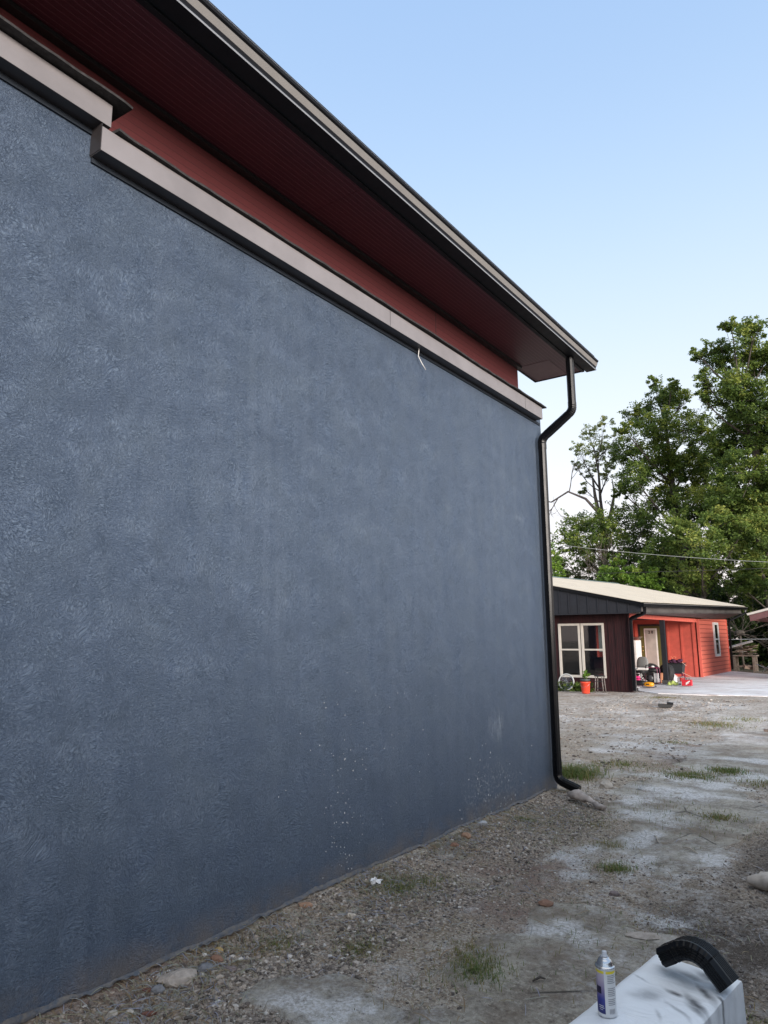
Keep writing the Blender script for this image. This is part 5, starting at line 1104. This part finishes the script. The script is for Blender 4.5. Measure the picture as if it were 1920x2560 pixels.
TUFT = [(-3.30, 8.45, .30, 900, .15, .85, 'bushy green grass clump behind the downspout outlet'), (-3.12, 9.55, .42, 380, .07, .7, 'low grass strip left on the track beyond the downspout'), (-2.15, 9.18, .30, 520, .075, .85, 'darker grass clump in the middle of the track'),
        (-1.86, 9.72, .22, 380, .085, .9, 'taller grass clump right of the middle clump'), (-1.48, 7.25, .16, 200, .05, .6, 'tiny olive grass tuft on the right of the track'), (-1.80, 5.32, .13, 420, .065, .85, 'green tuft beside the round dusty patch'),
        (-2.92, 14.5, .55, 500, .09, .6, 'yellowish grass patch far on the gravel'), (-2.0, 5.85, .16, 160, .06, .5, 'straw coloured tuft at the dusty streak'), (-1.41, 9.15, .25, 200, .05, .6, 'flat grass tuft at the right rut'),
        (-1.84, 3.34, .16, 340, .07, .85, 'green sprouting tuft at the edge of the grey concrete'), (-1.98, 3.5, .2, 240, .05, .45, 'dry tuft left of the sprouting tuft'), (-2.86, 4.12, .2, 520, .05, .9, 'leafy green patch by the middle of the wall'), (-2.74, 4.35, .2, 260, .045, .7, 'thin green wisps right of the leafy patch'),
        (-2.50, 3.28, .16, 260, .05, .65, 'small olive tuft in the gravel near the wall'), (-2.9, 3.05, .13, 180, .05, .6, 'sparse tuft close to the wall foot'), (-2.91, 6.2, .1, 160, .05, .9, 'small dark green weed near the wall end'), (-2.3, 6.4, .14, 120, .045, .4, 'dry brown tuft before the concrete patch'),
        (-3.0, 11.9, .3, 160, .05, .6, 'faint grass tuft before the far gravel'), (-5.4, 20.6, .5, 300, .07, .5, 'dry weeds at the near patio edge'), (-2.6, 15.9, .5, 300, .07, .6, 'low grass line along the far concrete edge'), (-.55, 3.15, .16, 200, .06, .5, 'dry tuft at the right of the white box'), (-.72, 3.55, .12, 120, .05, .6, 'wispy tuft behind the right corner of the box')]
for i, (x, y, r, n, h, gr, lb) in enumerate(TUFT):
    rs2 = np.random.RandomState(100 + i); n = int(n * 1.3); d = rs2.normal(size=(n, 2)) * r * .62 * (1 - .45 * rs2.rand(n, 1)); X = x + d[:, 0]; Y = y + d[:, 1]
    if x < -2.7 and y < 7.7: X = np.maximum(X, WX + .02)
    H = h * (.22 + .75 * rs2.rand(n)) * (.85 if i else 1.25); V, F = blades(X, Y, H, np.full(n, .0017 if y < 7 else .0034), rs2, 1.25)
    T = np.clip(gr + rs2.normal(size=n) * .22 - (rs2.rand(n) < .38) * .6, 0, 1)
    tag(np_mesh('grass_tuft', V, F, M_GRASS, dict(tint=np.repeat(T, 6)), loc=(x, y, gz(x, y))), lb, 'grass tuft', 'grass tufts in the yard')
rs = np.random.RandomState(31)
X, Y = rs.uniform(-3.13, -1.0, 5200), rs.uniform(1.8, 10, 5200); kp = (vnoise(X, Y, .6, 51) > .45 + .3 * rs.rand(5200)); X, Y = X[kp], Y[kp]
V, F = blades(X, Y, .015 + .04 * rs.rand(len(X)), np.full(len(X), .0016), rs, 1.1)
tag(np_mesh('sparse_grass', V, F, M_GRASS, dict(tint=np.repeat(rs.rand(len(X)), 6))), 'sparse short grass blades scattered over the dirt', 'grass', kind='stuff')
# straw: curved thin strands lying on the soil
def strands(X, Y, L, W, rs):
    N = len(X); a = rs.rand(N) * 2 * PI; b = a + rs.uniform(-.7, .7, N); K = 5; V = np.zeros((N, K, 2, 3)); px, py = X.copy(), Y.copy(); lift = rs.rand(N) * .014; tl = rs.uniform(-.01, .018, N)
    for j in range(K):
        t = j / (K - 1); aa = a * (1 - t) + b * t; zz = gheight(px, py) + .004 + lift * math.sin(PI * t) + np.maximum(0, tl) * t
        wd = W * (1 if 0 < j < K - 1 else .5)
        V[:, j, 0] = np.stack([px - np.sin(aa) * wd, py + np.cos(aa) * wd, zz], 1); V[:, j, 1] = np.stack([px + np.sin(aa) * wd, py - np.cos(aa) * wd, zz + W * .8], 1)
        px = px + np.cos(aa) * L / (K - 1); py = py + np.sin(aa) * L / (K - 1)
        px = np.where(py < 7.7, np.maximum(px, WX + .015), px)
    q = np.arange(K - 1); F = np.stack([q * 2, q * 2 + 1, q * 2 + 3, q * 2 + 2], 1)[None] + (np.arange(N) * K * 2)[:, None, None]
    return V.reshape(-1, 3), F.reshape(-1, 4), K * 2
n = 8500; X = WX + .03 + np.abs(rs.normal(size=n)) * .34; Y = rs.uniform(1.8, 7.6, n); n2 = 2600; X = np.concatenate([X, rs.uniform(-2.9, .1, n2)]); Y = np.concatenate([Y, rs.uniform(2.2, 9.5, n2)])
kp = vnoise(X, Y, .5, 61) > .25 + .45 * rs.rand(len(X)); X, Y = X[kp], Y[kp]; L = .03 + .10 * rs.rand(len(X)) ** 2
V, F, kk_ = strands(X, Y, L, np.full(len(X), .0019), rs)
tag(np_mesh('straw', V, F, M_STRAW, dict(tint=np.repeat(rs.rand(len(X)), kk_))), 'dry straw strands littering the foot of the stucco wall', 'straw', kind='stuff')

# ------------------------------------------------------------------ white box with the spray can and the elbow
BZ = .28; ba = R(7.5)
def bxy(u, v):  # u across, v toward the camera from the far left corner
    ox, oy = -.985, 3.365; return (ox + u * math.cos(-ba - .03) + v * -math.sin(ba), oy + u * math.sin(-ba - .03) - v * math.cos(ba))
bc = bxy(.17, .6)
t = empty('white_box', (bc[0], bc[1], 0), 'large white box with black overspray carrying the spray can and elbow', 'box')
k = NT('white_box_film')
o_ = k.obj()
spv = k.mapping((1, 1, 1), rot=(0, 0, R(-24)))
sp = k.n('ShaderNodeSeparateXYZ'); k.l(spv, sp.inputs[0])
nw_ = k.n('ShaderNodeTexNoise'); nw_.inputs['Scale'].default_value = 9; nw_.inputs['Detail'].default_value = 3; k.l(o_, nw_.inputs['Vector'])
wa_ = k.n('ShaderNodeVectorMath', operation='MULTIPLY_ADD'); k.l(nw_.outputs['Color'], wa_.inputs[0]); wa_.inputs[1].default_value = (.055, .055, 0); k.l(o_, wa_.inputs[2])
wb_ = k.n('ShaderNodeVectorMath', operation='SUBTRACT'); k.l(wa_.outputs[0], wb_.inputs[0]); wb_.inputs[1].default_value = (.0275, .0275, 0); ow_ = wb_.outputs[0]
def g2(cx, cy, rx, ry, ang):
    """soft elliptical sprayed patch, in world metres (box origin subtracted)"""
    mp = k.n('ShaderNodeMapping', vector_type='POINT'); k.l(o_, mp.inputs[0]); mp.inputs['Location'].default_value = (0, 0, 0)
    sub = k.n('ShaderNodeVectorMath', operation='SUBTRACT'); k.l(o_, sub.inputs[0]); k.l(ow_, sub.inputs[0]); sub.inputs[1].default_value = (cx - bc[0], cy - bc[1], BZ)
    ro = k.n('ShaderNodeVectorRotate', rotation_type='Z_AXIS'); k.l(sub.outputs[0], ro.inputs[0]); ro.inputs['Angle'].default_value = -ang
    dv_ = k.n('ShaderNodeVectorMath', operation='DIVIDE'); k.l(ro.outputs[0], dv_.inputs[0]); dv_.inputs[1].default_value = (rx, ry, .3)
    ln = k.n('ShaderNodeVectorMath', operation='LENGTH'); k.l(dv_.outputs[0], ln.inputs[0]); return k.rng(ln.outputs['Value'], 0, 1, 1, 0, True)
tot = None
for cx_, cy_, rx_, ry_, an_, st_ in [(-0.800, 3.220, 0.121, 0.051, R(-15), 0.72), (-0.833, 3.033, 0.068, 0.026, R(-10), 1.00), (-0.912, 2.965, 0.095, 0.072, R(40), 0.59), (-0.741, 3.110, 0.149, 0.029, R(-55), 1.00), (-0.679, 3.088, 0.047, 0.017, R(-40), 1.00), (-0.741, 2.995, 0.135, 0.032, R(-50), 1.00), (-0.830, 3.171, 0.162, 0.072, R(-30), 0.59), (-0.732, 2.953, 0.081, 0.029, R(-50), 0.78), (-0.837, 2.833, 0.068, 0.014, R(-60), 0.39), (-0.961, 3.081, 0.068, 0.012, R(-40), 0.45), (-0.903, 3.208, 0.081, 0.029, R(-30), 0.45), (-0.739, 3.248, 0.121, 0.043, R(-30), 0.91), (-0.790, 2.913, 0.121, 0.017, R(-45), 0.52)]:
    q_ = k.math('MULTIPLY', g2(cx_, cy_, rx_, ry_, an_), st_); tot = q_ if tot is None else k.math('MAXIMUM', tot, q_)
warp_ = k.noise(14, 3, .6)
tot2 = k.math('MULTIPLY', tot, k.rng(warp_, .25, .6, .55, 1.0), True)
k.col(k.mix(tot2, k.mix(k.rng(k.noise(3, 3), .3, .7), (.78, .80, .83), (.84, .86, .88)), (.025, .028, .035))); k.rough(.5)
k.bump(k.noise(5, 3, .6, 1.5, vec=k.mapping((1, 2.4, 1), rot=(0, 0, R(30)))), .35, .03); M_BOX = k.m
# body: slightly puckered top, rounded edges
N1, N2 = 40, 90; Wd, Ln = .345, 1.25; vs = []; fs = []
for j in range(N2 + 1):
    for i in range(N1 + 1):
        u, v = Wd * i / N1, Ln * j / N2; x, y = bxy(u, v)
        e = min(u, Wd - u, v) ; zz = BZ - .010 * math.exp(-(e / .010)) + .004 * noise.noise(Vector((u * 7, v * 5, 0))) + .0022 * noise.noise(Vector((u * 22 + v * 9, v * 11, 3)))
        if abs(v - .385) < .012 and u < .24: zz -= .005 * (1 - abs(v - .385) / .012)
        vs.append((x, y, zz))
W1 = N1 + 1
for j in range(N2):
    for i in range(N1): fs.append((j * W1 + i, (j + 1) * W1 + i, (j + 1) * W1 + i + 1, j * W1 + i + 1))
m = MB(); m.smooth = True; m.add(vs, fs)
ring = [(i, 0) for i in range(N1 + 1)] + [(N1, j) for j in range(1, N2 + 1)] + [(i, N2) for i in range(N1 - 1, -1, -1)] + [(0, j) for j in range(N2 - 1, 0, -1)]
base_ = len(m.v); L_ = len(ring); m.smooth = False
for dz, dw in ((0, 0), (-.012, .006), (-.15, .008), (-BZ + .0, .014)):
    for i, j in ring:
        x, y, z = vs[j * W1 + i]; cxm, cym = bc; dx, dy = x - cxm, y - cym; l = math.hypot(dx, dy) or 1; w_ = .004 * noise.noise(Vector((x * 6, y * 6, dz * 9)))
        m.v.append((x + dx / l * (dw + w_ * (dz != 0)), y + dy / l * (dw + w_ * (dz != 0)), (z + dz) if dz > -BZ else .0))
for r_ in range(3):
    for q in range(L_): m.f.append((base_ + r_ * L_ + q, base_ + r_ * L_ + (q + 1) % L_, base_ + (r_ + 1) * L_ + (q + 1) % L_, base_ + (r_ + 1) * L_ + q)); m.m.append(0); m.sm.append(True)
m.build('box_body', M_BOX, t)
# loose clear film at the box's right side
k = NT('clear_film'); k.col((.8, .82, .85)); k.rough(.15); k.b.inputs['Alpha'].default_value = .28; M_FILM = k.m
m = MB(); m.smooth = True; vs = []; n1, n2 = 10, 10
for i in range(n1):
    for j in range(n2):
        x, y = bxy(Wd + .01 + .05 * (i / 9) + .012 * math.sin(j * 1.1 + i), .20 + .5 * j / 9); vs.append((x, y, .16 - .14 * (i / 9) + .012 * math.sin(i * 1.7 + j * .9)))
m.add(vs, [(i * n2 + j, (i + 1) * n2 + j, (i + 1) * n2 + j + 1, i * n2 + j + 1) for i in range(n1 - 1) for j in range(n2 - 1)]); m.build('plastic_film', M_FILM, t)
# spray can
CX, CY = -.985, 2.74
t = empty('spray_can', (CX, CY, BZ + .002), 'spray paint can with blue and white label on the white box', 'spray can', rz=0, local=True)
M_CAN = pm('brushed_tin', (.62, .62, .63), .25, .08, 10, metal=.95)
m = MB(); m.smooth = True; m.lathe((0, 0, 0), [(.029, .003), (.0315, 0), (.033, .002), (.0335, .005), (.0325, .009), (.0325, .150), (.0315, .154)], 40); m.build('can_body', pm('white_can_lacquer', (.68, .68, .68), .3, .05, 10), t)
m = MB(); m.smooth = True; m.lathe((0, 0, 0), [(.0322, .1535), (.0345, .1545), (.0348, .158), (.0335, .161), (.031, .1605), (.0290, .163), (.0265, .172), (.0215, .181), (.0170, .1835), (.0165, .187), (.0125, .1875), (.010, .1865)], 40); m.build('dome', M_CAN, t)
m = MB(); m.smooth = True; m.lathe((0, 0, 0), [(.0115, .187), (.0118, .191), (.0095, .193), (.0085, .1945), (.0085, .2035), (.0078, .2050), (.002, .2052)], 24); nz = m.build('nozzle', pm('pale_nozzle', (.60, .62, .66), .4), t)
va = math.atan2(-CY, -CX)   # direction to the viewer's side of the yard
def shell(a0, a1, z0, z1, r, mat, name, zf=None, n=14):
    m = MB(); m.smooth = True; vs = [(r * math.cos(a0 + (a1 - a0) * i / n), r * math.sin(a0 + (a1 - a0) * i / n), z) for z in (z0, z1) for i in range(n + 1)]
    m.add(vs, [(i, i + 1, n + 2 + i, n + 1 + i) for i in range(n)]); return m.build(name, mat, t)
k = NT('blue_lilac_print'); s_ = k.n('ShaderNodeSeparateXYZ'); k.l(k.obj(), s_.inputs[0])
k.col(k.ramp(k.rng(s_.outputs['Z'], .012, .145), [(0, (.012, .016, .12)), (.35, (.035, .045, .26)), (.55, (.20, .16, .30)), (.8, (.42, .36, .46)), (1, (.52, .46, .52))])); k.rough(.3)
shell(va - 1.75, va - .18, .012, .150, .0328, k.m, 'front_label')
shell(va - 1.75, va - .18, .1415, .1500, .0330, pm('yellow_print', (.75, .62, .05), .35), 'yellow_band'); shell(va + .02, va + 1.3, .1415, .1500, .0330, bpy.data.materials['yellow_print'], 'yellow_band')
shell(va - 1.3, va - .55, .075, .098, .0331, pm('navy_print', (.012, .008, .04), .35), 'dark_patch')
M_TXT = pm('grey_print', (.22, .22, .24), .4)
rr = random.Random(2)
for i in range(17):
    z = .136 - i * .0058
    if i in (5, 6, 12): continue
    shell(va + .16, va + .16 + rr.uniform(.75, 1.05), z - .0011, z + .0011, .0330, M_TXT, 'text_line', n=8)
shell(va - .95, va - .30, .030, .0318, .0331, M_WHITE, 'text_line'); shell(va - .95, va - .36, .036, .0378, .0331, M_WHITE, 'text_line'); shell(va - .85, va - .45, .024, .0252, .0331, M_WHITE, 'text_line')
for i in range(11): shell(va + .26 + i * .062, va + .26 + i * .062 + (.02 if i % 3 else .038), .014, .030, .0331, M_TXT, 'barcode', n=2)
# black elbow lying across the far end of the box
A = Vector((-.918, 3.205, 0)); Bv = Vector((-.665, 3.155, 0)); dxy = (Bv - A).normalized(); per = Vector((-dxy.y, dxy.x, 0))
t0_ = A.copy(); PR2 = ribbed(.098, .070, 5, .0035, .014)
path = []; scl = []
Rr = .100; cc_ = (A + Bv) / 2 + dxy * .012
seq = [(-.150, .052)]
a_s, a_e = R(150), R(35)
pts2 = []
# straight stub, bend, longer straight leg (in the plane dxy / z)
c2d = (-.004, -.020)
pts2.append((-.124, .022)); pts2.append((c2d[0] + Rr * math.cos(R(133)), c2d[1] + Rr * math.sin(R(133))))
for q in range(1, 8): a_ = R(133 - (133 - 48) * q / 7); pts2.append((c2d[0] + Rr * math.cos(a_), c2d[1] + Rr * math.sin(a_)))
pts2.append((.126, -.010))
P3 = [Vector((cc_.x, cc_.y, BZ + .012)) + dxy * a_ + Vector((0, 0, b_)) for a_, b_ in pts2]
pp, kk = crimp(P3, 1.0, .05)
vs = []; n_p = len(PR2)
for i, p in enumerate(pp):
    if i == 0: tt = pp[1] - p
    elif i == len(pp) - 1: tt = p - pp[-2]
    else: tt = (pp[i + 1] - p).normalized() + (p - pp[i - 1]).normalized()
    tt.normalize(); nr_ = tt.cross(per).normalized()
    vs += [p + per * (a_ * kk[i]) + nr_ * (b_ * kk[i]) for a_, b_ in PR2]
zmin = min(v.z for v in vs); vs = [v + Vector((0, 0, BZ + .003 - zmin)) for v in vs]
m = MB(); m.add(vs, [(i * n_p + j, i * n_p + (j + 1) % n_p, (i + 1) * n_p + (j + 1) % n_p, (i + 1) * n_p + j) for i in range(len(pp) - 1) for j in range(n_p)])
o = m.build('downspout_elbow', M_BLACK, loc=(cc_.x, cc_.y, BZ)); so = o.modifiers.new('s', 'SOLIDIFY'); so.thickness = .0015
tag(o, 'freshly painted black ribbed downspout elbow arched on the white box', 'elbow')

# ------------------------------------------------------------------ unseen board fence, added across the track to shade the foot of the stucco wall
t = empty('added_shade_fence', (3.1, 0, 0), 'added unseen dark board fence shading the stucco wall from across the track', 'fence')
rr = random.Random(6)
for i in range(9):
    y = -10 + i * 2.4; m = MB(); m.box(3.16, y - .05, -.1, 3.26, y + .05, 2.38); m.build('post', M_DARKWOOD, t)
for i in range(8):
    m = MB()
    for j in range(16): y = -9.98 + i * 2.4 + j * .15; m.box(3.1, y, .02, 3.125, y + .142, 2.36 + rr.uniform(-.02, .02))
    m.build('panel', M_DARKWOOD, t)
